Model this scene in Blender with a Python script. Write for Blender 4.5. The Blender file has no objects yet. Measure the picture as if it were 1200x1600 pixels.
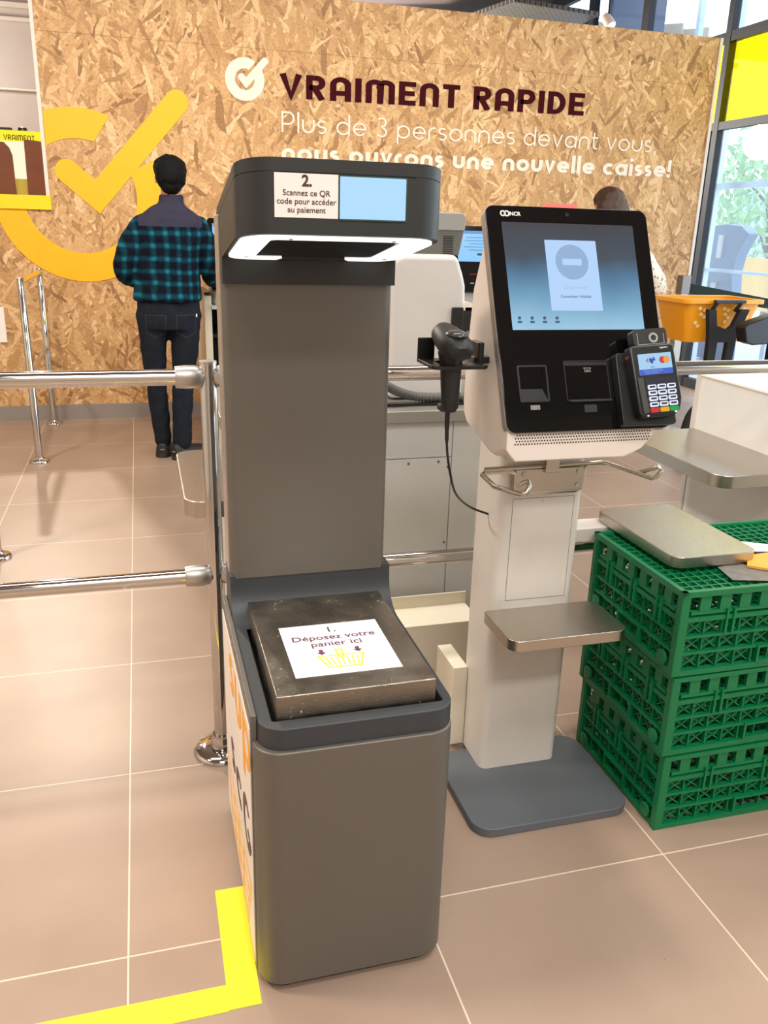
import bpy, bmesh, math, random
from mathutils import Vector, Matrix, Euler, noise
random.seed(7)
PI = math.pi
SC = bpy.context.scene
COL = SC.collection

# ------------------------------------------------------------------ camera
cam_d = bpy.data.cameras.new('camera')
cam_d.sensor_fit = 'AUTO'; cam_d.sensor_width = 36.0
cam_d.lens = 1313.0 / 1600.0 * 36.0
cam_d.clip_start = 0.02; cam_d.clip_end = 200
cam = bpy.data.objects.new('camera', cam_d); COL.objects.link(cam)
R = Matrix(((0.96276520, 0.06098026, -0.26337158), (-0.26893019, 0.31536916, -0.91006530), (0.02756326, 0.94700776, 0.32002589)))
cam.matrix_world = Matrix.Translation((0, 0, 1.37)) @ R.to_4x4()
SC.camera = cam

# ------------------------------------------------------------------ exposure, world, lights
SC.view_settings.view_transform = 'Standard'
SC.view_settings.look = 'None'
SC.view_settings.gamma = 1.0
SC.view_settings.use_curve_mapping = False
SC.view_settings.exposure = 0.19
SC.cycles.max_bounces = 8
SC.cycles.use_denoising = True
SC.cycles.sample_clamp_indirect = 6.0
world = bpy.data.worlds.new('overcast_sky'); SC.world = world
world.use_nodes = True
wn = world.node_tree.nodes; wl = world.node_tree.links
bg = wn['Background']; bg.inputs['Strength'].default_value = 3.0
bg.inputs['Color'].default_value = (0.82, 0.91, 1.0, 1)


def area(name, loc, size, power, color, rot=(0, 0, 0), spread=180):
    d = bpy.data.lights.new(name, 'AREA'); d.shape = 'RECTANGLE'
    d.size, d.size_y = size; d.energy = power; d.color = color; d.spread = math.radians(spread)
    o = bpy.data.objects.new(name, d); o.location = loc; o.rotation_euler = rot
    COL.objects.link(o); return o


def spot(name, loc, target, power, color, angle=60, blend=.6, rad=.03):
    d = bpy.data.lights.new(name, 'SPOT'); d.energy = power; d.color = color
    d.spot_size = math.radians(angle); d.spot_blend = blend; d.shadow_soft_size = rad
    o = bpy.data.objects.new(name, d); o.location = loc
    o.rotation_euler = (Vector(target) - Vector(loc)).to_track_quat('-Z', 'Y').to_euler()
    COL.objects.link(o); return o


WARM = (1.0, 0.88, 0.75); NEUT = (1.0, 0.965, 0.92); COOL = (0.80, 0.90, 1.0)
area('ceiling_lamp_front', (0.4, -0.3, 3.9), (2.4, 0.6), 72, NEUT)
area('added_fill_rear', (0.6, -1.9, 3.9), (3.0, 0.5), 105, NEUT)  # added fill behind the camera, brightens the surfaces that face it
area('ceiling_lamp_middle', (0.3, 2.9, 3.9), (3.0, 0.4), 60, NEUT)
area('ceiling_lamp_side', (2.6, 1.6, 3.9), (0.5, 2.2), 40, NEUT)
area('ceiling_lamp_left', (-2.3, 2.1, 3.8), (0.4, 0.7), 118, WARM)
spot('track_spot_left', (-0.6, 3.6, 3.8), (-0.4, 6.3, 1.3), 205, WARM, 75, 1.0, .06)
spot('track_spot_middle', (1.5, 3.8, 3.8), (1.4, 6.3, 1.6), 165, WARM, 75, 1.0, .06)
spot('track_spot_right', (3.2, 3.8, 3.8), (3.3, 6.3, 1.6), 85, WARM, 75, 1.0, .06)
spot('track_spot_rail', (-1.0, 8.3, 3.6), (-0.4, 3.2, 0.0), 520, WARM, 50, .8, .05)
pd = bpy.data.lights.new('added_fill_corner', 'POINT'); pd.energy = 28; pd.color = NEUT; pd.shadow_soft_size = .15  # added unseen point light, lifts the grey wall beyond the opening
po = bpy.data.objects.new('added_fill_corner', pd); po.location = (-1.5, 7.8, 2.5); COL.objects.link(po)
pd = bpy.data.lights.new('added_fill_hall', 'POINT'); pd.energy = 330; pd.color = WARM; pd.shadow_soft_size = .2  # added unseen fill for the ceiling and beams at the back
po = bpy.data.objects.new('added_fill_hall', pd); po.location = (2.6, 9.6, 2.5); COL.objects.link(po)
area('shop_window_daylight', (4.9, 3.2, 1.7), (5.5, 2.6), 80, COOL, (0, math.radians(90), 0))

# ------------------------------------------------------------------ materials
MATS = {}


def srgb(r, g, b):
    f = lambda c: (c / 255 / 12.92) if c / 255 <= .04045 else ((c / 255 + .055) / 1.055) ** 2.4
    return (f(r), f(g), f(b), 1)


def base(name):
    m = bpy.data.materials.new(name); m.use_nodes = True
    nt = m.node_tree
    return m, nt, nt.nodes['Principled BSDF']


def mat(name, rgb, rough=.5, metal=0.0, bump=0.0, bscale=200, spec=.5, coat=0.0, var=0.0, vscale=8, emit=0, aniso=None):
    if name in MATS: return MATS[name]
    m, nt, p = base(name)
    c = srgb(*rgb)
    p.inputs['Base Color'].default_value = c
    p.inputs['Roughness'].default_value = rough
    p.inputs['Metallic'].default_value = metal
    p.inputs['Specular IOR Level'].default_value = spec
    p.inputs['Coat Weight'].default_value = coat
    tc = nt.nodes.new('ShaderNodeTexCoord')
    if emit:
        p.inputs['Emission Color'].default_value = c
        p.inputs['Emission Strength'].default_value = emit
    n = nt.nodes.new('ShaderNodeTexNoise'); n.inputs['Scale'].default_value = bscale
    n.inputs['Detail'].default_value = 3
    src = tc.outputs['Object']
    if aniso:
        mp = nt.nodes.new('ShaderNodeMapping'); mp.inputs['Scale'].default_value = aniso
        nt.links.new(src, mp.inputs['Vector']); src = mp.outputs['Vector']
    nt.links.new(src, n.inputs['Vector'])
    if bump:
        b = nt.nodes.new('ShaderNodeBump'); b.inputs['Strength'].default_value = bump
        b.inputs['Distance'].default_value = .001
        nt.links.new(n.outputs['Fac'], b.inputs['Height']); nt.links.new(b.outputs['Normal'], p.inputs['Normal'])
    # slight wear: colour and gloss drift a little over the surface
    v = nt.nodes.new('ShaderNodeTexNoise'); v.inputs['Scale'].default_value = vscale; v.inputs['Detail'].default_value = 4
    nt.links.new(tc.outputs['Object'], v.inputs['Vector'])
    k = var if var else .06
    mx = nt.nodes.new('ShaderNodeMix'); mx.data_type = 'RGBA'
    mx.inputs[6].default_value = tuple(x * (1 - k) for x in c[:3]) + (1,)
    mx.inputs[7].default_value = tuple(min(1, x * (1 + k)) for x in c[:3]) + (1,)
    nt.links.new(v.outputs['Fac'], mx.inputs[0]); nt.links.new(mx.outputs[2], p.inputs['Base Color'])
    MATS[name] = m
    return m


def math_node(nt, op, a, b=None, c=None):
    n = nt.nodes.new('ShaderNodeMath'); n.operation = op
    for i, x in enumerate((a, b, c)):
        if x is None: continue
        if isinstance(x, (int, float)): n.inputs[i].default_value = x
        else: nt.links.new(x, n.inputs[i])
    return n.outputs[0]


def osb_material():
    m, nt, p = base('oriented_strand_board')
    L = nt.links
    tc = nt.nodes.new('ShaderNodeTexCoord')
    sep = nt.nodes.new('ShaderNodeSeparateXYZ'); L.new(tc.outputs['Object'], sep.inputs[0])
    cmb = nt.nodes.new('ShaderNodeCombineXYZ'); L.new(sep.outputs['X'], cmb.inputs[0]); L.new(sep.outputs['Z'], cmb.inputs[1])
    warp = nt.nodes.new('ShaderNodeTexNoise'); warp.inputs['Scale'].default_value = 9; warp.inputs['Detail'].default_value = 3
    L.new(cmb.outputs[0], warp.inputs['Vector'])
    wsub = nt.nodes.new('ShaderNodeVectorMath'); wsub.operation = 'MULTIPLY_ADD'
    L.new(warp.outputs['Color'], wsub.inputs[0]); wsub.inputs[1].default_value = (.045, .045, 0); L.new(cmb.outputs[0], wsub.inputs[2])
    pri = tone = hue = None
    layers = [(95, 6, 34), (62, 7, 36), (118, 5.5, 28), (28, 8, 40), (150, 7.5, 40), (78, 5, 22), (45, 9, 46), (106, 9, 50), (132, 6, 30)]
    for i, (ang, sx, sy) in enumerate(layers):
        r1 = nt.nodes.new('ShaderNodeMapping'); r1.inputs['Rotation'].default_value = (0, 0, math.radians(ang))
        r1.inputs['Location'].default_value = (i * 3.7, i * 1.9, 0)
        L.new(wsub.outputs[0], r1.inputs['Vector'])
        r2 = nt.nodes.new('ShaderNodeMapping'); r2.inputs['Scale'].default_value = (sx, sy, 1)
        L.new(r1.outputs[0], r2.inputs['Vector'])
        v = nt.nodes.new('ShaderNodeTexVoronoi'); v.voronoi_dimensions = '2D'; v.inputs['Scale'].default_value = 1
        L.new(r2.outputs[0], v.inputs['Vector'])
        s = nt.nodes.new('ShaderNodeSeparateColor'); L.new(v.outputs['Color'], s.inputs[0])
        if pri is None: pri, tone, hue = s.outputs[0], s.outputs[1], s.outputs[2]
        else:
            win = math_node(nt, 'GREATER_THAN', s.outputs[0], pri)
            def mixf(a, b):
                q = nt.nodes.new('ShaderNodeMix'); L.new(win, q.inputs[0]); L.new(a, q.inputs[2]); L.new(b, q.inputs[3]); return q.outputs[0]
            tone = mixf(tone, s.outputs[1]); hue = mixf(hue, s.outputs[2]); pri = math_node(nt, 'MAXIMUM', pri, s.outputs[0])
    cr = nt.nodes.new('ShaderNodeValToRGB')
    e = cr.color_ramp.elements
    e[0].position = 0; e[0].color = srgb(144, 104, 64)
    e[1].position = 1; e[1].color = srgb(228, 192, 144)
    for pos, col in ((.06, (164, 122, 77)), (.25, (185, 143, 93)), (.5, (197, 154, 103)), (.78, (208, 168, 117))):
        q = e.new(pos); q.color = srgb(*col)
    L.new(tone, cr.inputs[0])
    grain = nt.nodes.new('ShaderNodeTexNoise'); grain.inputs['Scale'].default_value = 60; grain.inputs['Detail'].default_value = 4
    L.new(cmb.outputs[0], grain.inputs['Vector'])
    g = nt.nodes.new('ShaderNodeMix'); g.data_type = 'RGBA'; g.blend_type = 'MULTIPLY'
    L.new(cr.outputs[0], g.inputs[6])
    gr = nt.nodes.new('ShaderNodeValToRGB'); gr.color_ramp.elements[0].position = .3; gr.color_ramp.elements[0].color = (.72, .66, .58, 1)
    gr.color_ramp.elements[1].position = .55
    L.new(grain.outputs['Fac'], gr.inputs[0]); L.new(gr.outputs[0], g.inputs[7]); g.inputs[0].default_value = .8
    # board joint
    zj = math_node(nt, 'ABSOLUTE', math_node(nt, 'SUBTRACT', sep.outputs['Z'], 2.49))
    jt = math_node(nt, 'LESS_THAN', zj, .0022)
    j = nt.nodes.new('ShaderNodeMix'); j.data_type = 'RGBA'; L.new(math_node(nt, 'MULTIPLY', jt, .55), j.inputs[0])
    L.new(g.outputs[2], j.inputs[6]); j.inputs[7].default_value = srgb(120, 85, 48)
    L.new(j.outputs[2], p.inputs['Base Color'])
    p.inputs['Roughness'].default_value = .6
    b = nt.nodes.new('ShaderNodeBump'); b.inputs['Strength'].default_value = .25; b.inputs['Distance'].default_value = .002
    L.new(tone, b.inputs['Height']); L.new(b.outputs[0], p.inputs['Normal'])
    return m


def floor_material():
    m, nt, p = base('beige_floor_tiles')
    L = nt.links
    tc = nt.nodes.new('ShaderNodeTexCoord')
    mp = nt.nodes.new('ShaderNodeMapping'); mp.inputs['Location'].default_value = (.102, -1.362 + .6 * 5, 0)
    L.new(tc.outputs['Object'], mp.inputs['Vector'])
    br = nt.nodes.new('ShaderNodeTexBrick'); br.offset = 0; br.offset_frequency = 1; br.squash = 1
    br.inputs['Scale'].default_value = 1; br.inputs['Brick Width'].default_value = .6; br.inputs['Row Height'].default_value = .6
    br.inputs['Mortar Size'].default_value = .0021; br.inputs['Mortar Smooth'].default_value = .2; br.inputs['Bias'].default_value = 0
    br.inputs['Color1'].default_value = srgb(168, 145, 127); br.inputs['Color2'].default_value = srgb(161, 138, 121)
    br.inputs['Mortar'].default_value = srgb(222, 204, 184)
    L.new(mp.outputs[0], br.inputs['Vector'])
    n = nt.nodes.new('ShaderNodeTexNoise'); n.inputs['Scale'].default_value = 3.2; n.inputs['Detail'].default_value = 5
    L.new(tc.outputs['Object'], n.inputs['Vector'])
    cr = nt.nodes.new('ShaderNodeValToRGB'); cr.color_ramp.elements[0].position = .3; cr.color_ramp.elements[0].color = (.86, .85, .84, 1)
    cr.color_ramp.elements[1].position = .7; cr.color_ramp.elements[1].color = (1, 1, 1, 1)
    L.new(n.outputs['Fac'], cr.inputs[0])
    mx = nt.nodes.new('ShaderNodeMix'); mx.data_type = 'RGBA'; mx.blend_type = 'MULTIPLY'; mx.inputs[0].default_value = 1
    L.new(br.outputs['Color'], mx.inputs[6]); L.new(cr.outputs[0], mx.inputs[7])
    # specks of dirt
    sp = nt.nodes.new('ShaderNodeTexVoronoi'); sp.inputs['Scale'].default_value = 9
    L.new(tc.outputs['Object'], sp.inputs['Vector'])
    dd = math_node(nt, 'LESS_THAN', sp.outputs['Distance'], .016)
    m2 = nt.nodes.new('ShaderNodeMix'); m2.data_type = 'RGBA'; L.new(math_node(nt, 'MULTIPLY', dd, .6), m2.inputs[0])
    L.new(mx.outputs[2], m2.inputs[6]); m2.inputs[7].default_value = srgb(70, 55, 45)
    L.new(m2.outputs[2], p.inputs['Base Color'])
    p.inputs['Roughness'].default_value = .42
    p.inputs['Specular IOR Level'].default_value = .45
    b = nt.nodes.new('ShaderNodeBump'); b.inputs['Strength'].default_value = .3; b.inputs['Distance'].default_value = .001; b.invert = True
    L.new(br.outputs['Fac'], b.inputs['Height']); L.new(b.outputs[0], p.inputs['Normal'])
    return m


def plaid_material():
    m, nt, p = base('teal_plaid_fleece')
    L = nt.links
    tc = nt.nodes.new('ShaderNodeTexCoord')
    wn_ = nt.nodes.new('ShaderNodeTexNoise'); wn_.inputs['Scale'].default_value = 7; wn_.inputs['Detail'].default_value = 2
    L.new(tc.outputs['Object'], wn_.inputs['Vector'])
    va = nt.nodes.new('ShaderNodeVectorMath'); va.operation = 'MULTIPLY_ADD'
    L.new(wn_.outputs['Color'], va.inputs[0]); va.inputs[1].default_value = (.035, .035, .035); L.new(tc.outputs['Object'], va.inputs[2])
    sep = nt.nodes.new('ShaderNodeSeparateXYZ'); L.new(va.outputs[0], sep.inputs[0])
    def stripe(src, pitch, w):
        fr = math_node(nt, 'FRACT', math_node(nt, 'DIVIDE', src, pitch))
        d = math_node(nt, 'ABSOLUTE', math_node(nt, 'SUBTRACT', fr, .5))
        q = nt.nodes.new('ShaderNodeMapRange'); q.inputs['From Min'].default_value = w; q.inputs['From Max'].default_value = w * .25
        L.new(d, q.inputs['Value']); return q.outputs[0]
    sx = stripe(math_node(nt, 'ADD', sep.outputs['X'], math_node(nt, 'MULTIPLY', sep.outputs['Y'], .5)), .068, .27)
    sz = stripe(sep.outputs['Z'], .068, .27)
    f = math_node(nt, 'ADD', math_node(nt, 'MULTIPLY', sx, .33), math_node(nt, 'MULTIPLY', sz, .40))
    f = math_node(nt, 'ADD', f, math_node(nt, 'MULTIPLY', math_node(nt, 'MULTIPLY', sx, sz), .28))
    cr = nt.nodes.new('ShaderNodeValToRGB'); e = cr.color_ramp.elements
    e[0].color = srgb(8, 14, 26); e[1].color = srgb(22, 104, 118)
    q = e.new(.45); q.color = srgb(10, 54, 70)
    L.new(f, cr.inputs[0])
    s2 = nt.nodes.new('ShaderNodeSeparateXYZ'); L.new(tc.outputs['Object'], s2.inputs[0])
    yoke = math_node(nt, 'MULTIPLY', math_node(nt, 'GREATER_THAN', s2.outputs['Z'], 1.345),
                     math_node(nt, 'LESS_THAN', math_node(nt, 'ABSOLUTE', math_node(nt, 'SUBTRACT', s2.outputs['X'], .035)), .172))
    mx = nt.nodes.new('ShaderNodeMix'); mx.data_type = 'RGBA'; L.new(yoke, mx.inputs[0])
    L.new(cr.outputs[0], mx.inputs[6]); mx.inputs[7].default_value = srgb(52, 50, 66)
    L.new(mx.outputs[2], p.inputs['Base Color'])
    p.inputs['Roughness'].default_value = .95; p.inputs['Specular IOR Level'].default_value = .15
    return m


def screen_material(name, stops, strength=1.0, axis='Z', lo=0, hi=1):
    """a lit display: its picture is a soft colour gradient along one axis"""
    m, nt, p = base(name)
    L = nt.links
    tc = nt.nodes.new('ShaderNodeTexCoord'); sep = nt.nodes.new('ShaderNodeSeparateXYZ'); L.new(tc.outputs['Object'], sep.inputs[0])
    mr = nt.nodes.new('ShaderNodeMapRange'); L.new(sep.outputs[axis], mr.inputs['Value'])
    mr.inputs['From Min'].default_value = lo; mr.inputs['From Max'].default_value = hi
    v = mr.outputs[0]
    n = nt.nodes.new('ShaderNodeTexNoise'); n.inputs['Scale'].default_value = 7; L.new(tc.outputs['Object'], n.inputs['Vector'])
    v = math_node(nt, 'ADD', v, math_node(nt, 'MULTIPLY', math_node(nt, 'SUBTRACT', n.outputs['Fac'], .5), .25))
    cr = nt.nodes.new('ShaderNodeValToRGB'); e = cr.color_ramp.elements
    e[0].position = stops[0][0]; e[0].color = srgb(*stops[0][1]); e[1].position = stops[-1][0]; e[1].color = srgb(*stops[-1][1])
    for ps, c in stops[1:-1]:
        q = e.new(ps); q.color = srgb(*c)
    L.new(v, cr.inputs[0]); L.new(cr.outputs[0], p.inputs['Emission Color'])
    p.inputs['Emission Strength'].default_value = strength
    p.inputs['Base Color'].default_value = (.01, .01, .012, 1); p.inputs['Roughness'].default_value = .12
    return m


def emat(name, rgb, strength=1.0):
    if name in MATS: return MATS[name]
    m, nt, p = base(name)
    p.inputs['Base Color'].default_value = (.012, .012, .012, 1); p.inputs['Roughness'].default_value = .35
    p.inputs['Specular IOR Level'].default_value = .2
    p.inputs['Emission Color'].default_value = srgb(*rgb); p.inputs['Emission Strength'].default_value = strength
    MATS[name] = m
    return m


def glass_material(name, rgb, alpha=.12, rough=.02):
    m, nt, p = base(name)
    out = nt.nodes['Material Output']
    t = nt.nodes.new('ShaderNodeBsdfTransparent'); t.inputs['Color'].default_value = srgb(*rgb)
    gl = nt.nodes.new('ShaderNodeBsdfGlossy'); gl.inputs['Roughness'].default_value = rough
    mx = nt.nodes.new('ShaderNodeMixShader')
    mx.inputs[0].default_value = alpha
    nt.links.new(t.outputs[0], mx.inputs[1]); nt.links.new(gl.outputs[0], mx.inputs[2]); nt.links.new(mx.outputs[0], out.inputs['Surface'])
    return m


M = dict(
    osb=osb_material(), floor=floor_material(), plaid=plaid_material(),
    white=mat('white_plastic', (222, 212, 203), .38, bump=.05, bscale=900),
    white_metal=mat('white_enamel', (214, 208, 200), .4, bump=.05, bscale=700),
    cream=mat('cream_enamel', (222, 212, 190), .5),
    panel_grey=mat('pale_grey_laminate', (196, 194, 189), .45),
    silver=mat('silver_grey_paint', (104, 99, 92), .42, .35, bump=.12, bscale=1400, var=.03),
    charcoal=mat('charcoal_plastic', (52, 55, 59), .5, bump=.12, bscale=900),
    headblack=mat('dark_grey_plastic', (36, 37, 37), .5, bump=.1, bscale=900),
    black=mat('black_plastic', (18, 18, 18), .35),
    gloss=mat('black_glass', (9, 9, 10), .08, spec=.5),
    matt_black=mat('matt_black', (12, 12, 12), .7),
    rubber=mat('dark_rubber', (22, 22, 23), .5),
    plate_grey=mat('slate_grey_powder_coat', (92, 97, 102), .45, bump=.15, bscale=900),
    steel=mat('brushed_steel', (192, 185, 174), .27, 1.0, bump=.35, bscale=60, aniso=(1, 14, 14), var=.05),
    steel_worn=mat('worn_steel', (150, 142, 130), .36, 1.0, bump=.5, bscale=90, aniso=(1, 6, 6), var=.22, vscale=22),
    satin=mat('satin_aluminium', (190, 186, 182), .38, .9),
    chrome=mat('chrome', (205, 202, 198), .07, 1.0),
    green=mat('green_crate_plastic', (0, 114, 66), .36, spec=.5, var=.12, vscale=14),
    yellow_tape=mat('yellow_tape', (255, 232, 34), .42),
    logo_yellow=mat('golden_yellow_vinyl', (248, 178, 6), .5),
    sill_yellow=mat('lemon_yellow_board', (238, 205, 10), .5),
    maroon=mat('maroon_vinyl', (60, 14, 22), .9, spec=.08),
    ivory=mat('ivory_vinyl', (228, 216, 200), .5),
    paper=mat('white_paper', (236, 232, 228), .6),
    sticker=mat('white_sticker', (244, 243, 242), .4),
    signpaper=mat('pale_pink_paper', (236, 224, 219), .6),
    ink=mat('dark_brown_ink', (60, 44, 42), .6),
    plum=mat('plum_ink', (104, 60, 84), .6),
    yellow_ink=mat('yellow_ink', (226, 214, 60), .6),
    orange_ink=mat('orange_ink', (240, 166, 44), .55),
    brown_ink=mat('brown_purple_ink', (84, 62, 62), .55),
    grey_base=mat('grey_skirting', (139, 131, 124), .5),
    white_trim=mat('white_trim', (222, 212, 200), .5),
    ring=emat('white_light_diffuser', (255, 253, 248), 1.6),
    skin=mat('skin', (196, 140, 112), .55), jeans=mat('dark_denim', (24, 29, 38), .9, bump=.5, bscale=500, var=.25, vscale=14, spec=.2),
    hair_black=mat('black_hair', (8, 7, 7), .8, spec=.2, bump=.8, bscale=120, var=.3), hair_brown=mat('brown_hair', (62, 38, 24), .55, bump=.8, bscale=120, var=.3),
    shoe=mat('black_shoe', (26, 26, 27), .6), sole=mat('shoe_sole', (40, 40, 40), .7),
    basket=mat('orange_yellow_plastic', (236, 156, 12), .4),
    belt=mat('dark_green_webbing', (14, 48, 46), .7),
    mullion=mat('dark_brown_frame', (18, 14, 13), .5),
    dark_frame=mat('black_blue_frame', (20, 25, 29), .5),
)

def dusty(m):
    """crumbs, scuffs and dust lying on worn metal"""
    nt = m.node_tree; p = nt.nodes['Principled BSDF']; L = nt.links
    src = p.inputs['Base Color'].links[0].from_socket
    tc = nt.nodes.new('ShaderNodeTexCoord')
    a = nt.nodes.new('ShaderNodeTexNoise'); a.inputs['Scale'].default_value = 170; a.inputs['Detail'].default_value = 2
    b = nt.nodes.new('ShaderNodeTexNoise'); b.inputs['Scale'].default_value = 14; b.inputs['Detail'].default_value = 4
    L.new(tc.outputs['Object'], a.inputs['Vector']); L.new(tc.outputs['Object'], b.inputs['Vector'])
    k = math_node(nt, 'GREATER_THAN', math_node(nt, 'ADD', a.outputs['Fac'], math_node(nt, 'MULTIPLY', b.outputs['Fac'], .35)), .905)
    mx = nt.nodes.new('ShaderNodeMix'); mx.data_type = 'RGBA'; L.new(math_node(nt, 'MULTIPLY', k, .6), mx.inputs[0])
    L.new(src, mx.inputs[6]); mx.inputs[7].default_value = srgb(196, 184, 168); L.new(mx.outputs[2], p.inputs['Base Color'])
    L.new(math_node(nt, 'SUBTRACT', 1.0, math_node(nt, 'MULTIPLY', k, .9)), p.inputs['Metallic'])
    r = nt.nodes.new('ShaderNodeMapRange'); r.inputs['From Min'].default_value = .35; r.inputs['From Max'].default_value = .65
    r.inputs['To Min'].default_value = .24; r.inputs['To Max'].default_value = .46
    L.new(b.outputs['Fac'], r.inputs['Value']); L.new(r.outputs[0], p.inputs['Roughness'])


dusty(M['steel_worn'])

# ------------------------------------------------------------------ mesh builder


class MB:
    def __init__(self): self.v = []; self.f = []

    def add(self, vs, fs):
        k = len(self.v); self.v += [Vector(a) for a in vs]; self.f += [tuple(i + k for i in f) for f in fs]; return self

    def box(self, x0, x1, y0, y1, z0, z1):
        vs = [(x0, y0, z0), (x1, y0, z0), (x1, y1, z0), (x0, y1, z0), (x0, y0, z1), (x1, y0, z1), (x1, y1, z1), (x0, y1, z1)]
        return self.add(vs, [(0, 3, 2, 1), (4, 5, 6, 7), (0, 1, 5, 4), (1, 2, 6, 5), (2, 3, 7, 6), (3, 0, 4, 7)])

    def bar(self, p, q, w, d, up=(0, 0, 1)):
        """box section from p to q, w across, d along up"""
        p = Vector(p); q = Vector(q); t = (q - p).normalized(); u = Vector(up)
        s = t.cross(u)
        if s.length < 1e-5: s = t.cross(Vector((1, 0, 0)))
        s.normalize(); u = s.cross(t).normalized()
        vs = []
        for c in (p, q):
            vs += [c - s * w / 2 - u * d / 2, c + s * w / 2 - u * d / 2, c + s * w / 2 + u * d / 2, c - s * w / 2 + u * d / 2]
        return self.add(vs, [(0, 1, 2, 3), (7, 6, 5, 4), (0, 4, 5, 1), (1, 5, 6, 2), (2, 6, 7, 3), (3, 7, 4, 0)])

    def prism(self, poly, z0, z1, fn=None):
        """poly in (a,b), extruded z0..z1; fn maps (a,b,z) -> xyz"""
        fn = fn or (lambda a, b, z: (a, b, z)); n = len(poly)
        vs = [fn(a, b, z0) for a, b in poly] + [fn(a, b, z1) for a, b in poly]
        fs = [tuple(range(n))[::-1], tuple(range(n, 2 * n))] + [(i, (i + 1) % n, n + (i + 1) % n, n + i) for i in range(n)]
        return self.add(vs, fs)

    def ring(self, outer, inner, z0, z1, fn=None):
        fn = fn or (lambda a, b, z: (a, b, z)); n = len(outer)
        vs = [fn(a, b, z) for z in (z0, z1) for pl in (outer, inner) for a, b in pl]
        O0, I0, O1, I1 = 0, n, 2 * n, 3 * n; fs = []
        for i in range(n):
            j = (i + 1) % n
            fs += [(O0 + i, O0 + j, O1 + j, O1 + i), (I0 + j, I0 + i, I1 + i, I1 + j), (O1 + i, O1 + j, I1 + j, I1 + i), (O0 + j, O0 + i, I0 + i, I0 + j)]
        return self.add(vs, fs)

    def loft(self, rings, cap=True):
        n = len(rings[0]); vs = [p for r in rings for p in r]; fs = []
        for k in range(len(rings) - 1):
            for i in range(n):
                j = (i + 1) % n
                fs.append((k * n + i, k * n + j, (k + 1) * n + j, (k + 1) * n + i))
        if cap: fs += [tuple(range(n))[::-1], tuple(range((len(rings) - 1) * n, len(rings) * n))]
        return self.add(vs, fs)

    def tube(self, pts, r, n=12, cap=True):
        pts = [Vector(p) for p in pts]; rs = r if isinstance(r, (list, tuple)) else [r] * len(pts)
        rings = []; ref = None
        for i, p in enumerate(pts):
            t = (pts[min(i + 1, len(pts) - 1)] - pts[max(i - 1, 0)]).normalized()
            if ref is None: ref = t.orthogonal().normalized()
            ref = (ref - t * ref.dot(t))
            if ref.length < 1e-6: ref = t.orthogonal()
            ref.normalize(); b = t.cross(ref)
            rings.append([p + (ref * math.cos(2 * PI * k / n) + b * math.sin(2 * PI * k / n)) * rs[i] for k in range(n)])
        return self.loft(rings, cap)

    def lathe(self, prof, c=(0, 0, 0), axis=(0, 0, 1), n=32):
        """prof: (radius, height) along axis from c"""
        a = Vector(axis).normalized(); u = a.orthogonal().normalized(); w = a.cross(u); c = Vector(c)
        return self.loft([[c + a * h + (u * math.cos(2 * PI * k / n) + w * math.sin(2 * PI * k / n)) * max(r, 1e-4) for k in range(n)] for r, h in prof])

    def ell(self, c, r, n=16, m=10, rot=None):
        rings = []; c = Vector(c)
        for i in range(m + 1):
            th = PI * i / m; s = max(math.sin(th), .02)
            ring = [Vector((r[0] * s * math.cos(2 * PI * k / n), r[1] * s * math.sin(2 * PI * k / n), -r[2] * math.cos(th))) for k in range(n)]
            if rot: ring = [rot @ q for q in ring]
            rings.append([c + q for q in ring])
        return self.loft(rings)

    def xf(self, fn):
        self.v = [Vector(fn(p)) for p in self.v]; return self

    def mat4(self, m): self.v = [m @ p for p in self.v]; return self

    def join(self, o): return self.add(o.v, o.f)


def rr(x0, x1, y0, y1, r, n=6):
    """rounded rectangle, r one radius or (x0y0, x1y0, x1y1, x0y1)"""
    rs = r if isinstance(r, (list, tuple)) else (r,) * 4
    pts = []
    for (cx, cy, a, q) in ((x0, y0, PI, rs[0]), (x1, y0, 1.5 * PI, rs[1]), (x1, y1, 0, rs[2]), (x0, y1, .5 * PI, rs[3])):
        ox = cx + q * (1 if cx == x0 else -1); oy = cy + q * (1 if cy == y0 else -1)
        for k in range(n + 1):
            t = a + .5 * PI * k / n
            pts.append((ox + q * math.cos(t), oy + q * math.sin(t)))
    return pts


def build(name, mb, material, parent=None, root=None, bevel=0, seg=2, smooth=35, shade=True):
    """one mesh object; vertices given in world coordinates, stored about the thing's base"""
    off = Vector(root) if root is not None else Vector((0, 0, 0))
    me = bpy.data.meshes.new(name)
    me.from_pydata([tuple(p - off) for p in mb.v], [], mb.f); me.update()
    bm = bmesh.new(); bm.from_mesh(me); bmesh.ops.recalc_face_normals(bm, faces=bm.faces); bm.to_mesh(me); bm.free()
    if material: me.materials.append(material)
    o = bpy.data.objects.new(name, me); COL.objects.link(o)
    if parent is not None: o.parent = parent
    elif root is not None: o.location = off
    if shade:
        me.shade_smooth()
        if smooth < 180: me.set_sharp_from_angle(angle=math.radians(smooth))
    if bevel:
        b = o.modifiers.new('edge', 'BEVEL'); b.width = bevel; b.segments = seg; b.limit_method = 'ANGLE'; b.angle_limit = math.radians(40)
        b.harden_normals = True
    return o


def tag(o, label, cat, group=None):
    o['label'] = label; o['category'] = cat
    if group: o['group'] = group
    return o


class Thing:
    def __init__(self, name, label, cat, loc, group=None):
        self.o = bpy.data.objects.new(name, None); COL.objects.link(self.o)
        self.o.empty_display_size = .05; self.loc = Vector(loc); self.o.location = self.loc
        tag(self.o, label, cat, group)

    def part(self, name, mb, m, parent=None, label=None, **k):
        o = build(name, mb, m, parent or self.o, self.loc, **k)
        if label: o['label'] = label
        return o


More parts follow.
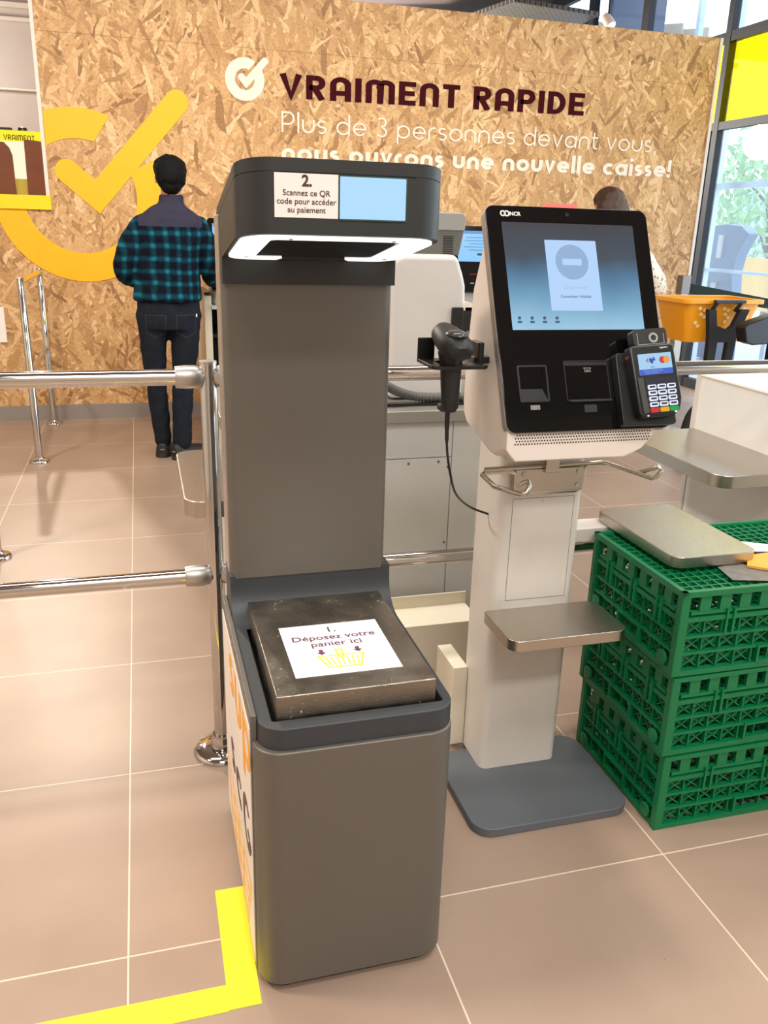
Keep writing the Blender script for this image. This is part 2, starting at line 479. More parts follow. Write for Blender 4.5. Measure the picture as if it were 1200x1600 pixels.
def single(name, mb, m, label, cat, loc=(0, 0, 0), group=None, **k):
    return tag(build(name, mb, m, None, loc, **k), label, cat, group)


def structure(name, mb, m, **k):
    o = build(name, mb, m, **k); o['kind'] = 'structure'; return o


def copy_tree(o, parent=None):
    c = o.copy(); COL.objects.link(c)
    if parent is not None: c.parent = parent
    for ch in list(o.children): copy_tree(ch, c)
    return c


def baked(o):
    """apply an object's modifiers to its mesh"""
    dg = bpy.context.evaluated_depsgraph_get(); dg.update()
    me = bpy.data.meshes.new_from_object(o.evaluated_get(dg)); o.modifiers.clear(); o.data = me
    return o


# ------------------------------------------------------------------ lettering


def text_mb(s, size, place, align='CENTER', bold=0.0, depth=.0006, shear=0):
    """place(a, b, h) -> world point; a along the line, b up, h out of the surface"""
    cu = bpy.data.curves.new('lettering', 'FONT'); cu.body = s; cu.size = size; cu.align_x = align
    cu.offset = bold; cu.resolution_u = 4; cu.fill_mode = 'FRONT'; cu.extrude = 0
    o = bpy.data.objects.new('lettering', cu); COL.objects.link(o)
    dg = bpy.context.evaluated_depsgraph_get(); dg.update()
    me = o.evaluated_get(dg).to_mesh()
    mb = MB()
    if len(me.vertices):
        mb.add([place(v.co.x, v.co.y, depth) for v in me.vertices], [tuple(p.vertices) for p in me.polygons])
    o.evaluated_get(dg).to_mesh_clear(); bpy.data.objects.remove(o); bpy.data.curves.remove(cu)
    return mb


def arc(cx, cy, rx, ry, a0, a1, n=18):
    return [(cx + rx * math.cos(math.radians(a0 + (a1 - a0) * k / n)), cy + ry * math.sin(math.radians(a0 + (a1 - a0) * k / n))) for k in range(n + 1)]


def glyph(ch, t):
    """rounded geometric alphabet: centre-line strokes, x-height 1"""
    r = .5 - t / 2; h = t / 2; C = 1.5 - h
    full = arc(.5, .5, r, r, 0, 360, 32)
    G = {
        'o': (1, [full]), 'd': (1, [full, [(1 - h, 0), (1 - h, 1.5)]]), 'p': (1, [full, [(h, -.48), (h, 1)]]),
        'a': (1, [full, [(1 - h, 0), (1 - h, 1)]]), 'e': (1, [arc(.5, .5, r, r, 0, 318, 28), [(h, .5), (1 - h * .2, .5)]]),
        'c': (.88, [arc(.5, .5, r, r, 48, 312, 24)]),
        'u': (.9, [[(h, 1)] + arc(.45, .45, .45 - h, .45 - h, 180, 360) + [(.9 - h, 1)]]),
        'n': (.9, [[(h, 0)] + arc(.45, .55, .45 - h, .45 - h, 180, 0) + [(.9 - h, 0)]]),
        'r': (.58, [[(h, 0)] + arc(.45, .55, .45 - h, .45 - h, 180, 75, 10)]),
        'v': (.84, [[(h * .8, 1), (.42, h * .6), (.84 - h * .8, 1)]]), 'l': (t, [[(h, 0), (h, 1.5)]]),
        'i': (t, [[(h, 0), (h, 1)], [(h, 1.22), (h, 1.22 + max(t, .16))]]),
        't': (.58, [[(.18, 1.32)] + arc(.42, .24, .24, .24 - h, 180, 290, 8), [(0, .95 - h * .4), (.55, .95 - h * .4)]]),
        's': (.66, [arc(.33, .75 - h / 2, .33 - h, .25 - h / 2, 38, 270, 14) + arc(.33, .25 + h / 2, .33 - h, .25 - h / 2, 90, -142, 14)[1:]]),
        'P': (.92, [[(h, 0), (h, C), (.5, C)] + arc(.5, 1.02, .42 - h, C - 1.02, 90, -90, 12) + [(h, 1.02 - (C - 1.02))]]),
        '3': (.86, [arc(.42, 1.12, .36 - h, .37 - h, 150, -90, 14) + arc(.42, .38, .42 - h, .38 - h, 90, -150, 14)[1:]]),
        ',': (.3, [[(.2, .12), (.08, -.22)]]), '!': (.3, [[(.15, .48), (.17, 1.5)], [(.15, 0), (.15, max(t, .2))]]),
        ' ': (.42, []),
        'V': (1.0, [[(h * .8, 1.5), (.5, h * .9), (1 - h * .8, 1.5)]]),
        'R': (.92, [[(h, 0), (h, C), (.48, C)] + arc(.48, 1.05, .42 - h, C - 1.05, 90, -90, 10) + [(h, 1.05 - (C - 1.05))], [(.42, .68), (.92 - h * 1.1, 0)]]),
        'A': (1.0, [[(h, 0)] + arc(.5, 1.0, .5 - h, .5 - h, 180, 0) + [(1 - h, 0)], [(h, .5), (1 - h, .5)]]),
        'I': (t, [[(h, 0), (h, 1.5)]]),
        'M': (1.42, [[(h, 0)] + arc(.385 + h * .4, 1.1, .385 - h * .6, .4 - h, 180, 0, 12) + [(.71, 0)], [(.71, 0), (.71, 1.1)] + arc(1.035 - h * .4, 1.1, .385 - h * .6, .4 - h, 180, 0, 12) + [(1.42 - h, 0)]]),
        'E': (.84, [[(.84, C), (h, C), (h, h), (.84, h)], [(h, .76), (.78, .76)]]),
        'N': (.96, [[(h, 0)] + arc(.48, 1.02, .48 - h, .48 - h, 180, 0) + [(.96 - h, 0)]]),
        'T': (.86, [[(0, C), (.86, C)], [(.43, 0), (.43, 1.5)]]),
        'D': (.96, [[(h, h), (h, C), (.4, C)] + arc(.4, .75, .56 - h, .75 - h, 90, -90, 16) + [(h, h)]]),
        'S': (.8, [arc(.4, 1.1 - h / 2, .4 - h, .4 - h / 2, 35, 270, 14) + arc(.4, .36 + h / 2, .4 - h, .36 - h / 2, 90, -145, 14)[1:]]),
        'C': (1.0, [arc(.55, .75, .55 - h, .75 - h, 52, 308, 24)]), 'U': (1.0, [[(h, 1.5)] + arc(.5, .5, .5 - h, .5 - h, 180, 360) + [(1 - h, 1.5)]]),
        'G': (1.0, [arc(.55, .75, .55 - h, .75 - h, 52, 340, 24) + [(.62, .66)]]),
    }
    return G[ch]


def stroke_mb(pts, t, place, depth):
    """a flat strip of width t along pts"""
    mb = MB(); P = [Vector((a, b)) for a, b in pts]; n = len(P)
    closed = (P[0] - P[-1]).length < 1e-4
    if closed: P = P[:-1]; n -= 1
    L_, R_ = [], []
    for i in range(n):
        if closed: a, b, c = P[i - 1], P[i], P[(i + 1) % n]
        else: a, b, c = P[max(i - 1, 0)], P[i], P[min(i + 1, n - 1)]
        d1 = (b - a) if (b - a).length > 1e-6 else (c - b); d2 = (c - b) if (c - b).length > 1e-6 else (b - a)
        d1 = d1.normalized(); d2 = d2.normalized(); n1 = Vector((-d1.y, d1.x)); n2 = Vector((-d2.y, d2.x))
        m = (n1 + n2); m = m.normalized() if m.length > 1e-5 else n1
        k = min(1 / max(m.dot(n1), .3), 1.9)
        L_.append(b + m * t / 2 * k); R_.append(b - m * t / 2 * k)
    vs = []
    for z in (0, depth):
        vs += [place(p.x, p.y, z) for p in L_] + [place(p.x, p.y, z) for p in R_]
    fs = []
    for i in range(n if closed else n - 1):
        j = (i + 1) % n
        fs += [(2 * n + i, 2 * n + j, 3 * n + j, 3 * n + i), (i, j, 2 * n + j, 2 * n + i), (n + j, n + i, 3 * n + i, 3 * n + j)]
    if not closed: fs += [(0, 2 * n, 3 * n, n), (n - 1, 2 * n - 1, 4 * n - 1, 3 * n - 1)]
    return mb.add(vs, fs)


def stroke_text(s, xh, t, place, gap=.16, depth=.003, width=None, vfix=1.0):
    """t in x-heights; width = total length to fit"""
    items = []; x = 0
    for ch in s:
        w, st = glyph(ch, t); items.append((x, st)); x += w + (gap if ch != ' ' else .1)
    tot = x - gap; sx = (width / (tot * xh)) if width else 1
    mb = MB()
    for k, (x0, st) in enumerate(items):
        for q, pl in enumerate(st):
            lift = 1 + .06 * q + .15 * (k % 2)
            mb.join(stroke_mb([((x0 + a) * xh, b * xh * vfix) for a, b in pl], t * xh, lambda a, b, h: place(a * sx, b, h * lift + (lift - 1) * .0004), depth))
    return mb

# ================================================================== STRUCTURE
WY = 6.36
structure('floor', MB().box(-4, 5.1, -2.5, 12.5, -.12, 0), M['floor'], shade=False)
wall = [(-2.6, .1), (4.43, .1), (4.43, 2.83), (-.54, 2.83), (-.54, 1.512), (-2.6, 1.512)]
structure('wall_back', MB().prism(wall, WY, WY + .09, lambda a, b, z: (a, z, b)), M['osb'], shade=False)
structure('baseboard_back', MB().box(-2.6, 4.43, WY - .012, WY + .09, 0, .104), M['grey_base'], shade=False)
structure('trim_1', MB().box(4.43, 4.455, WY - .012, WY + .1, 0, 2.83), M['white_trim'], shade=False)
structure('trim_2', MB().box(-.562, -.54, WY - .01, WY + .1, 1.512, 2.86), M['white_trim'], shade=False)
structure('wall_rear_shop', MB().box(-4, 1.2, 8.6, 8.7, 0, 4.0), mat('grey_white_plaster', (196, 184, 176), .7), shade=False)
structure('trim_3', MB().box(-4, 1.2, 8.55, 8.6, 2.93, 2.96).box(-4, 1.2, 8.55, 8.6, 3.03, 3.07).box(-4, 1.2, 8.53, 8.6, 2.40, 2.415), M['white_trim'], shade=False)
structure('wall_left', MB().box(-4.1, -4, -2.5, 12.5, 0, 4.0), mat('warm_white_plaster', (205, 196, 186), .8), shade=False)
structure('wall_behind', MB().box(-4, 5.1, -2.6, -2.5, 0, 4.0), mat('warm_white_plaster_far', (176, 166, 156), .8), shade=False)
structure('ceiling', MB().box(-4.1, 5.1, -2.6, 12.6, 4.0, 4.1), mat('plum_brown_ceiling', (142, 126, 120), .8), shade=False)

# ceiling beams and mesh panels beyond the board wall
beam_m = mat('galvanised_beam', (196, 182, 164), .5, .3); dark_beam = mat('dark_beam', (50, 42, 40), .6)
def mesh_mat():
    m, nt, p = base('dark_expanded_mesh')
    tc = nt.nodes.new('ShaderNodeTexCoord'); mp = nt.nodes.new('ShaderNodeMapping'); mp.inputs['Rotation'].default_value = (0, 0, .6); mp.inputs['Scale'].default_value = (1, 1, 1)
    nt.links.new(tc.outputs['Object'], mp.inputs[0])
    b = nt.nodes.new('ShaderNodeTexBrick'); b.inputs['Scale'].default_value = 5; b.inputs['Mortar Size'].default_value = .03
    b.inputs['Color1'].default_value = srgb(36, 32, 30); b.inputs['Color2'].default_value = srgb(48, 42, 38); b.inputs['Mortar'].default_value = srgb(104, 96, 86)
    nt.links.new(mp.outputs[0], b.inputs['Vector']); nt.links.new(b.outputs['Color'], p.inputs['Base Color']); p.inputs['Roughness'].default_value = .6
    return m
structure('ceiling_mesh_panel', MB().prism([(3.9, 9.2), (5.0, 9.4), (5.0, 13), (3.2, 12.4)], 3.62, 3.66), mesh_mat(), shade=False)
bm_ = MB()
for (p, q, w, d) in (((2.2, 11.6, 3.66), (6.0, 10.0, 3.66), .2, .16), ((3.2, 12.4, 3.6), (6.2, 9.6, 3.6), .22, .14), ((3.9, 12.4, 3.56), (6.4, 9.4, 3.56), .1, .12)):
    bm_.bar(p, q, w, d)
structure('ceiling_beams', bm_, beam_m, shade=False)
structure('ceiling_duct', MB().tube([(1.5, 11.8, 3.75), (3.3, 12.1, 3.75), (3.4, 12.3, 3.72), (3.4, 12.6, 3.5)], .035).bar((3.2, 12.3, 3.7), (5.3, 10.2, 3.7), .12, .1), dark_beam)

# window wall on the right
WX = 5.0
fr = MB()
for y in (7.07, 3.6, 0.2): fr.box(WX, WX + .07, y - .035, y + .035, 0, 4.0)
for y in (8.45, 9.6, 11.2): fr.box(WX, WX + .07, y - .06, y + .06, 0, 4.0)
for z0, z1 in ((2.27, 2.335), (2.97, 3.05), (.001, .09), (3.9, 3.999)): fr.box(WX + .004, WX + .066, -2.49, 12.39, z0, z1)
win = structure('window_1', fr, M['mullion'], shade=False)
structure('window_1_clear_glass', MB().box(WX + .03, WX + .04, -2.5, 12.4, .09, 2.27).box(WX + .03, WX + .04, -2.5, 12.4, 3.05, 3.9), glass_material('clear_glass', (236, 244, 252), .07), shade=False)
structure('window_1_yellow_glass', MB().box(WX + .03, WX + .04, -2.5, 12.4, 2.335, 2.97), glass_material('yellow_glass', (255, 240, 0), .03), shade=False)
fr2 = MB()
for y in (7.14, ): fr2.box(WX - .01, WX + .09, y, y + .13, 0, 2.27)
structure('window_1_post', fr2, M['dark_frame'], shade=False)

# outside: pavement, entrance frame, far house
structure('pavement', MB().box(WX + .1, 40, -10, 40, -.14, -.02), mat('pale_pavement', (206, 206, 204), .8), shade=False)
structure('porch_wall', MB().box(5.1, 5.75, 9.3, 9.4, 0, 4), mat('blue_grey_cladding', (92, 100, 118), .6), shade=False)

# ================================================================== WALL GRAPHICS
def on_wall(x0, z0, slope=0.0, y=WY):
    return lambda a, b, h: (x0 + a, y - .0005 - h, z0 + b + a * slope)

def word_line(label, text, xh, t, x0, z0, slope, gap, width, m):
    """one line of cut vinyl letters, a part per word"""
    T = Thing('wall_lettering', label, 'lettering', (x0, WY, z0))
    tot = sum(glyph(c, t)[0] + (gap if c != ' ' else .1) for c in text) - gap
    sx = width / (tot * xh); x = 0
    for w in text.split(' '):
        wt = sum(glyph(c, t)[0] + gap for c in w)
        pl = on_wall(x0, z0, slope)
        T.part('word', stroke_text(w, xh, t, lambda a, b, h: pl((x * xh + a) * sx, b, h), gap, .004), m, smooth=30)
        x += wt + glyph(' ', t)[0] + .1


word_line('maroon capital letters on the chipboard wall beside the small white tick emblem', 'VRAIMENT RAPIDE', .101, .30, 1.01, 2.200, .009, .2, 2.315, M['maroon'])
word_line('thin white line of letters on the chipboard wall, middle of three lines', 'Plus de 3 personnes devant vous,', .088, .13, 1.017, 1.985, .002, .2, 2.975, M['ivory'])
word_line('bold white line of letters on the chipboard wall, lowest of three lines', 'nous ouvrons une nouvelle caisse!', .085, .29, 1.015, 1.797, .006, .16, 3.125, M['ivory'])


def tick_emblem(cx, cz, ro, ri, a_start, a_end, w, corner, short, tip, depth, y=WY, caps=True):
    pl = on_wall(cx, cz, 0, y)
    mb = MB(); rm = (ro + ri) / 2
    n = 64
    out = [(ro * math.cos(a_start + (a_end - a_start) * k / n), ro * math.sin(a_start + (a_end - a_start) * k / n)) for k in range(n + 1)]
    inn = [(ri * math.cos(a_start + .13 + (a_end - a_start - .13) * k / n), ri * math.sin(a_start + .13 + (a_end - a_start - .13) * k / n)) for k in range(n + 1)]
    N = n + 1
    vs = [pl(a, b, h) for h in (0, depth) for q in (out, inn) for a, b in q]; fs = []
    for i in range(n):
        fs += [(2 * N + i, 2 * N + i + 1, 3 * N + i + 1, 3 * N + i), (i, i + 1, 2 * N + i + 1, 2 * N + i), (N + i + 1, N + i, 3 * N + i, 3 * N + i + 1)]
    fs += [(0, 2 * N, 3 * N, N), (n, 2 * N - 1, 4 * N - 1, 3 * N - 1)]
    mb.add(vs, fs)
    # the tick, sitting a hair above the ring
    pl2 = lambda a, b, h: pl(a, b, h + .0004)
    c = Vector(corner); s = Vector(short); t = Vector(tip)
    d1 = (s - c).normalized(); d2 = (t - c).normalized()
    def half(cen, d, k=12):
        a0 = math.atan2(d.y, d.x) - PI / 2
        return [(cen.x + w / 2 * math.cos(a0 + PI * i / k), cen.y + w / 2 * math.sin(a0 + PI * i / k)) for i in range(k + 1)]
    n1 = Vector((-d1.y, d1.x)); n2 = Vector((d2.y, -d2.x))
    m = d1 + d2; m.normalize()
    k = (w / 2) / math.sin(math.acos(max(-1, min(1, d1.dot(d2)))) / 2)
    inner_c = c + m * k; outer_c = c - m * k
    poly = half(t, d2) + [tuple(inner_c)] + half(s, d1) + [tuple(outer_c)]
    mb.prism(poly, 0, depth, pl2)
    return mb


def arc_band(cx, cz, ro, ri, a0, a1, depth, d_in0=0, d_in1=0, n=48):
    pl = on_wall(cx, cz); mb = MB(); N = n + 1
    out = [(ro * math.cos(a0 + (a1 - a0) * k / n), ro * math.sin(a0 + (a1 - a0) * k / n)) for k in range(N)]
    b0, b1 = a0 + d_in0, a1 + d_in1
    inn = [(ri * math.cos(b0 + (b1 - b0) * k / n), ri * math.sin(b0 + (b1 - b0) * k / n)) for k in range(N)]
    vs = [pl(a, b, h) for h in (0, depth) for q in (out, inn) for a, b in q]; fs = []
    for i in range(n):
        fs += [(2 * N + i, 2 * N + i + 1, 3 * N + i + 1, 3 * N + i), (i, i + 1, 2 * N + i + 1, 2 * N + i), (N + i + 1, N + i, 3 * N + i, 3 * N + i + 1)]
    return mb.add(vs, fs + [(0, 2 * N, 3 * N, N), (n, 2 * N - 1, 4 * N - 1, 3 * N - 1)])


rd = math.radians
big = tick_emblem(-.343, 1.512, .001, .0005, 0, 6.28, .152, (.106, .004), (-.075, .158), (.655, .618), .004)
big.join(arc_band(-.343, 1.512, .55, .362, rd(67), rd(110.5), .004, rd(6), rd(12)))
big.join(arc_band(-.343, 1.512, .55, .362, rd(180), rd(360 + 27), .004))
single('yellow_tick_emblem', big, M['logo_yellow'], 'large golden yellow circle with a tick on the chipboard wall beside the opening', 'emblem', (-.343, WY, 1.512), smooth=30)
single('white_tick_emblem', tick_emblem(.77, 2.298, .133, .066, rd(56), rd(360 + 32), .046, (.008, -.022), (-.022, .012), (.137, .118), .004), M['ivory'],
       'small white round tick emblem left of the maroon capital letters', 'emblem', (.77, WY, 2.298), smooth=30)
structure('trim_4', MB().box(-1.6, -.535, WY - .02, WY + .12, 1.424, 1.512), M['sill_yellow'], shade=False)
single('paper_notice', MB().box(-1.12, -.905, WY - .003, WY - .001, .55, .79), M['paper'], 'white paper notice on the chipboard wall behind the chrome posts', 'notice', (-.95, WY, .55), shade=False)

# display seen through the opening
t = Thing('poster_display', 'yellow headed display with brown pictures seen through the wall opening', 'display', (-.95, 7.05, 1.2))
t.part('header', MB().box(-1.5, -.56, 7.0, 7.04, 1.885, 1.955), emat('lit_yellow_header', (250, 236, 40), .9))
t.part('backlight', MB().box(-1.5, -.56, 7.03, 7.06, 1.2, 1.885), emat('lit_cream_picture', (255, 240, 205), .95))
t.part('stripe', MB().box(-.82, -.735, 7.02, 7.035, 1.2, 1.635), mat('olive_label', (190, 176, 70), .6))
br_m = mat('brown_poster_print', (112, 62, 36), .6, var=.55, vscale=6)
t.part('brown_panel', MB().prism([(-1.3, 1.2), (-.815, 1.2), (-.822, 1.79), (-.838, 1.84), (-.87, 1.875), (-1.3, 1.9)], 6.99, 7.01, lambda a, b, z: (a, z, b)), br_m)
t.part('brown_panel', MB().prism([(-.745, 1.2), (-.56, 1.2), (-.56, 1.885), (-.735, 1.9)], 6.99, 7.01, lambda a, b, z: (a, z, b)), br_m)
t.part('lettering', stroke_text('VRAIMENT', .024, .22, lambda a, b, h: (-.868 + a, 6.998 - h, 1.89 + b * 1.0), .2, .001), M['maroon'])
t.part('top_lamp', MB().box(-1.0, -.81, 7.0, 7.06, 1.957, 1.972).lathe([(.035, 0), (.03, .02), (.01, .028)], (-.74, 7.03, 1.957)), M['black'])

# ================================================================== BASKET SCANNING KIOSK (centre)
K = Thing('basket_scanner_kiosk', 'silver grey kiosk with dark overhanging head and steel basket plate on the tiled floor', 'kiosk', (.32, 1.48, 0))
shell = rr(.138, .5, 1.205, 1.76, (.05, .05, .015, .015), 8)
K.part('plinth', MB().prism(rr(.15, .488, 1.222, 1.745, (.04, .04, .01, .01), 6), 0, .02), M['matt_black'])
K.part('body', MB().prism(shell, .018, .526), M['silver'], bevel=.004)
K.part('side_rail', MB().box(.136, .147, 1.255, 1.765, .018, .5755), M['silver'], bevel=.002)
sp = K.part('side_panel', MB().box(.1345, .1362, 1.262, 1.757, .03, .545), mat('white_side_vinyl', (232, 224, 216), .5))
def on_side(y0, z0): return lambda a, b, h: (.1343 - h, y0 - a, z0 + b)
K.part('lettering', stroke_text('sup', .08, .26, on_side(1.61, .435), .2, .0004, .355, 1.15), M['orange_ink'], sp, smooth=30)
K.part('lettering', stroke_text('scG', .062, .27, on_side(1.63, .235), .2, .0004, .345, 1.2), M['brown_ink'], sp, smooth=30)
bk = MB(); ps = on_side(1.72, .05)
for i, pl in enumerate(([(0, .13), (.42, .13), (.36, 0), (.06, 0), (0, .13)], [(.04, .085), (.38, .085)], [(.05, .045), (.37, .045)], [(.12, .12), (.14, .01)], [(.21, .12), (.21, .01)], [(.3, .12), (.28, .01)])):
    bk.join(stroke_mb(pl, .018, ps, .0003 + .0001 * i))
K.part('basket_drawing', bk, mat('pale_orange_ink', (243, 196, 120), .55), sp, smooth=30)
tray_o = rr(.147, .499, 1.213, 1.70, (.045, .045, .004, .004), 6); tray_i = rr(.172, .480, 1.243, 1.665, .004, 6)
tr = K.part('tray', MB().ring(tray_o, tray_i, .524, .568), M['charcoal'], bevel=.003)
K.part('tray_floor', MB().box(.165, .487, 1.235, 1.675, .524, .53), M['matt_black'])
# swept riser from tray to column
prof = [(1.598, .5675)] + [(1.598 + .07 * math.sin(a), .638 - .0705 * math.cos(a)) for a in [PI / 2 * k / 10 for k in range(1, 11)]] + [(1.668, .66), (1.76, .66), (1.76, .53), (1.67, .53), (1.668, .566)]
K.part('riser', MB().prism(prof, .147, .499, lambda a, b, z: (z, a, b)), M['charcoal'], bevel=.002)
# the rounded right edge thins to the column above
pl = K.part('basket_plate', MB().box(.18, .468, 1.247, 1.642, .545, .6105), M['steel_worn'], bevel=.0025)
st = K.part('sticker', MB().box(.2235, .4215, 1.302, 1.502, .6106, .6112), M['sticker'], pl)
PLX = (.2235 + .4215) / 2
def on_plate(y0, k=1.0): return lambda a, b, h: (PLX + a, y0 + b * k, .6112 + h)
tx = MB().join(text_mb('1.', .03, on_plate(1.466), bold=.0004)).join(text_mb('Déposez votre', .0275, on_plate(1.436), bold=.0003)).join(text_mb('panier ici', .0275, on_plate(1.409), bold=.0003))
K.part('lettering', tx, M['plum'], pl, shade=False)
for dx in (-.036, .034):
    y1 = 1.396; ar = MB()
    ar.prism([(PLX + dx - .004, y1), (PLX + dx + .004, y1), (PLX + dx + .004, y1 - .011), (PLX + dx + .009, y1 - .011), (PLX + dx, y1 - .021), (PLX + dx - .009, y1 - .011), (PLX + dx - .004, y1 - .011)], .6112, .6116)
    K.part('arrow_print', ar, M['plum'], pl, shade=False)
bs = MB(); pb = lambda a, b, h: (PLX - .002 + a, 1.326 + b, .6112 + h)
for q in ([(-.043, .044), (.043, .044)], [(-.043, .044), (-.030, 0), (.030, 0), (.043, .044)], [(-.006, .066), (.006, .066), (.004, .036), (-.004, .036), (-.006, .066)]):
    bs.join(stroke_mb(q, .0036, pb, .0004 + .00005 * len(bs.v) / 20))
for k in range(7): bs.join(stroke_mb([(-.03 + k * .01, .036), (-.025 + k * .0085, .006)], .0026, pb, .0009))
K.part('basket_drawing', bs, M['yellow_ink'], pl, smooth=30)
K.part('column', MB().prism(rr(.15, .487, 1.665, 1.765, (.018, .018, .006, .006), 5), .655, 1.27), M['silver'])
K.part('column_side_plate', MB().box(.1472, .1515, 1.69, 1.766, .56, 1.385), M['satin'], bevel=.001)
# head: lofted along depth, front corners rounded in plan
HY0 = 1.36; HR = .055
def hx(y):
    d = max(0, HR - (y - HY0)); k = HR - math.sqrt(max(HR * HR - d * d, 0)); return .15 + k, .4875 - k
def zbot(y): return 1.357 - (y - HY0) * (.047 / .295) if y < 1.655 else 1.262
def ztop(y): return 1.467 - (y - HY0) * .19 if y < 1.72 else 1.3986 - (y - 1.72) * .5
SEAM = .0205
ys = [HY0 + HR * (1 - math.cos(PI / 2 * k / 8)) for k in range(9)] + [1.45, 1.55, 1.6549, 1.6551, 1.72, 1.768]
def head_rings(lo, hi, inset=0):
    rs = []
    for y in ys:
        a, b = hx(y); a += inset; b -= inset
        rs.append([(a, y, lo(y)), (b, y, lo(y)), (b, y, hi(y)), (a, y, hi(y))])
    return rs
hd = K.part('head', MB().loft(head_rings(zbot, lambda y: ztop(y) - SEAM)), M['headblack'], smooth=40)
K.part('head_cover', MB().loft(head_rings(lambda y: ztop(y) - SEAM + .0012, ztop)), M['headblack'], smooth=40)
K.part('head_seam', MB().loft(head_rings(lambda y: ztop(y) - SEAM - .001, lambda y: ztop(y) - SEAM + .0014, .0015)), M['matt_black'])
# light ring on the sloping underside: (x, s) with s along the slope
def under(x, s, h):
    y = HY0 + s; return (x, y, zbot(y) - h)
outer = [(.437, .288), (.345, .288)]
lr = MB()
oX0, oX1 = .158, .4795
o_pts = rr(oX0, oX1, .012, .288, (.05, .05, .045, .045), 8)
i_pts = rr(.205, .428, .038, .266, (.012, .012, .012, .012), 8)
full = MB().ring(o_pts, i_pts, 0, .0035, under)
lr.join(full)
ring_o = K.part('ring_light', lr, M['ring'], hd, label='glowing white ring light')
K.part('ring_gap_cover', MB().prism([(.258, .2655), (.378, .2655), (.39, .2885), (.25, .2885)], -.002, .0045, under), M['headblack'], hd, shade=False)
K.part('camera_window', MB().prism(i_pts, -.001, .0012, under), M['gloss'], hd, shade=False)
for (x, q) in ((.235, .026), (.405, .026), (.19, .25), (.452, .25)):
    K.part('screw', MB().prism([(x + .0035 * math.cos(k), q + .0035 * math.sin(k)) for k in [2 * PI * i / 12 for i in range(12)]], .003, .0045, under), mat('screw_grey', (120, 118, 116), .5), hd)
FY = HY0
def on_head(x0, z0): return lambda a, b, h: (x0 + a, FY - .0012 - h, z0 + b)
sg = K.part('sign', MB().box(.2052, .3046, FY - .0012, FY + .001, 1.3815, 1.4455), M['signpaper'], hd)
tx = MB().join(text_mb('2.', .0225, on_head(.2555, 1.4275), bold=.0007))
for i, s in enumerate(('Scannez ce QR', 'code pour accéder', 'au paiement')): tx.join(text_mb(s, .01215, on_head(.2549, 1.4135 - i * .0122), bold=.0001))
K.part('lettering', tx, M['ink'], hd, shade=False)
K.part('screen', MB().box(.3062, .4152, FY - .0016, FY + .001, 1.3808, 1.4445), screen_material('pale_blue_screen', [(0, (176, 222, 246)), (1, (168, 212, 250))], .95), hd, label='lit pale blue screen')
K.part('screen_rim', MB().ring(rr(.3052, .4162, 1.3796, 1.4457, .001, 1), rr(.3072, .4142, 1.3818, 1.4435, .001, 1), 0, .002, lambda a, b, z: (a, FY - z, b)), mat('dark_green_rim', (40, 72, 60), .4), hd)

# ================================================================== SELF CHECKOUT KIOSK (right)
PO = Vector((.70, 1.536, .989)); PV = Vector((0, .198, .43)).normalized(); PN = Vector((0, -.90833, .41825))
def pan(u, v, h=0, o=PO): q = o + Vector((u, 0, 0)) + PV * v + PN * h; return tuple(q)

S = Thing('self_checkout_kiosk', 'white pedestal self checkout with big tilted touch screen beside the green crates', 'kiosk', (.9, 1.68, 0))
S.part('base_plate', MB().prism(rr(.688, 1.104, 1.508, 1.835, (.05, .05, .05, .02), 8), 0, .024), M['plate_grey'], bevel=.003)
col = S.part('column', MB().prism(rr(.786, 1.004, 1.735, 1.885, (.022, .022, .01, .01), 6), .024, .96), M['white_metal'])
S.part('access_panel_outline', MB().ring(rr(.8185, .9795, .508, .772, .001, 1), rr(.8197, .9783, .5092, .7708, .001, 1), 0, .0008, lambda a, b, z: (a, 1.7352 - z, b)), mat('panel_gap', (120, 114, 108), .7), col)
S.part('access_panel', MB().box(.8197, .9783, 1.7345, 1.736, .5092, .7708).lathe([(.004, 0), (.003, .002)], (.898, 1.7345, .762), (0, -1, 0), 12), M['white_metal'], col)
sh = S.part('front_shelf', MB().prism(rr(.747, 1.045, 1.53, 1.7, (.03, .03, .03, .012), 8), .478, .505), M['steel'], bevel=.002)
S.part('shelf_bracket', MB().box(.83, .96, 1.66, 1.745, .44, .478), M['white_metal'])
S.part('cable_box', MB().box(.745, .7855, 1.86, 1.995, .024, .262), M['cream'], bevel=.002)
# bag hook
hk = MB(); r = .0058
hz = .842
def wire(*pts): hk.tube(pts, r, 8)
wire((.80, 1.722, .845), (.735, 1.72, .845), (.727, 1.715, .842), (.735, 1.66, .83), (.772, 1.60, .828), (.782, 1.595, .832), (.792, 1.60, .845), (.790, 1.608, .855), (.782, 1.613, .850), (.776, 1.62, .838))
wire((.735, 1.72, .852), (.86, 1.722, .852), (1.03, 1.72, .856), (1.048, 1.715, .855), (1.095, 1.60, .848), (1.10, 1.592, .852), (1.112, 1.59, .868), (1.108, 1.6, .875), (1.098, 1.61, .866), (1.085, 1.64, .85))
wire((.795, 1.722, .845), (.808, 1.722, .842), (.812, 1.722, .835), (.812, 1.722, .795), (.818, 1.722, .790), (.97, 1.722, .790), (.985, 1.722, .795), (.988, 1.722, .81), (.99, 1.722, .842), (1.0, 1.72, .852))
S.part('bag_hook', hk, M['steel'], smooth=60)
hp = S.part('hook_plate', MB().box(.812, .986, 1.716, 1.7352, .793, .848).prism([(.882, .84), (.916, .84), (.916, .88)] + arc(.899, .88, .017, .012, 0, 180, 8) + [(.882, .88)], 1.706, 1.716, lambda a, b, z: (a, z, b)), M['steel'], bevel=.0012)
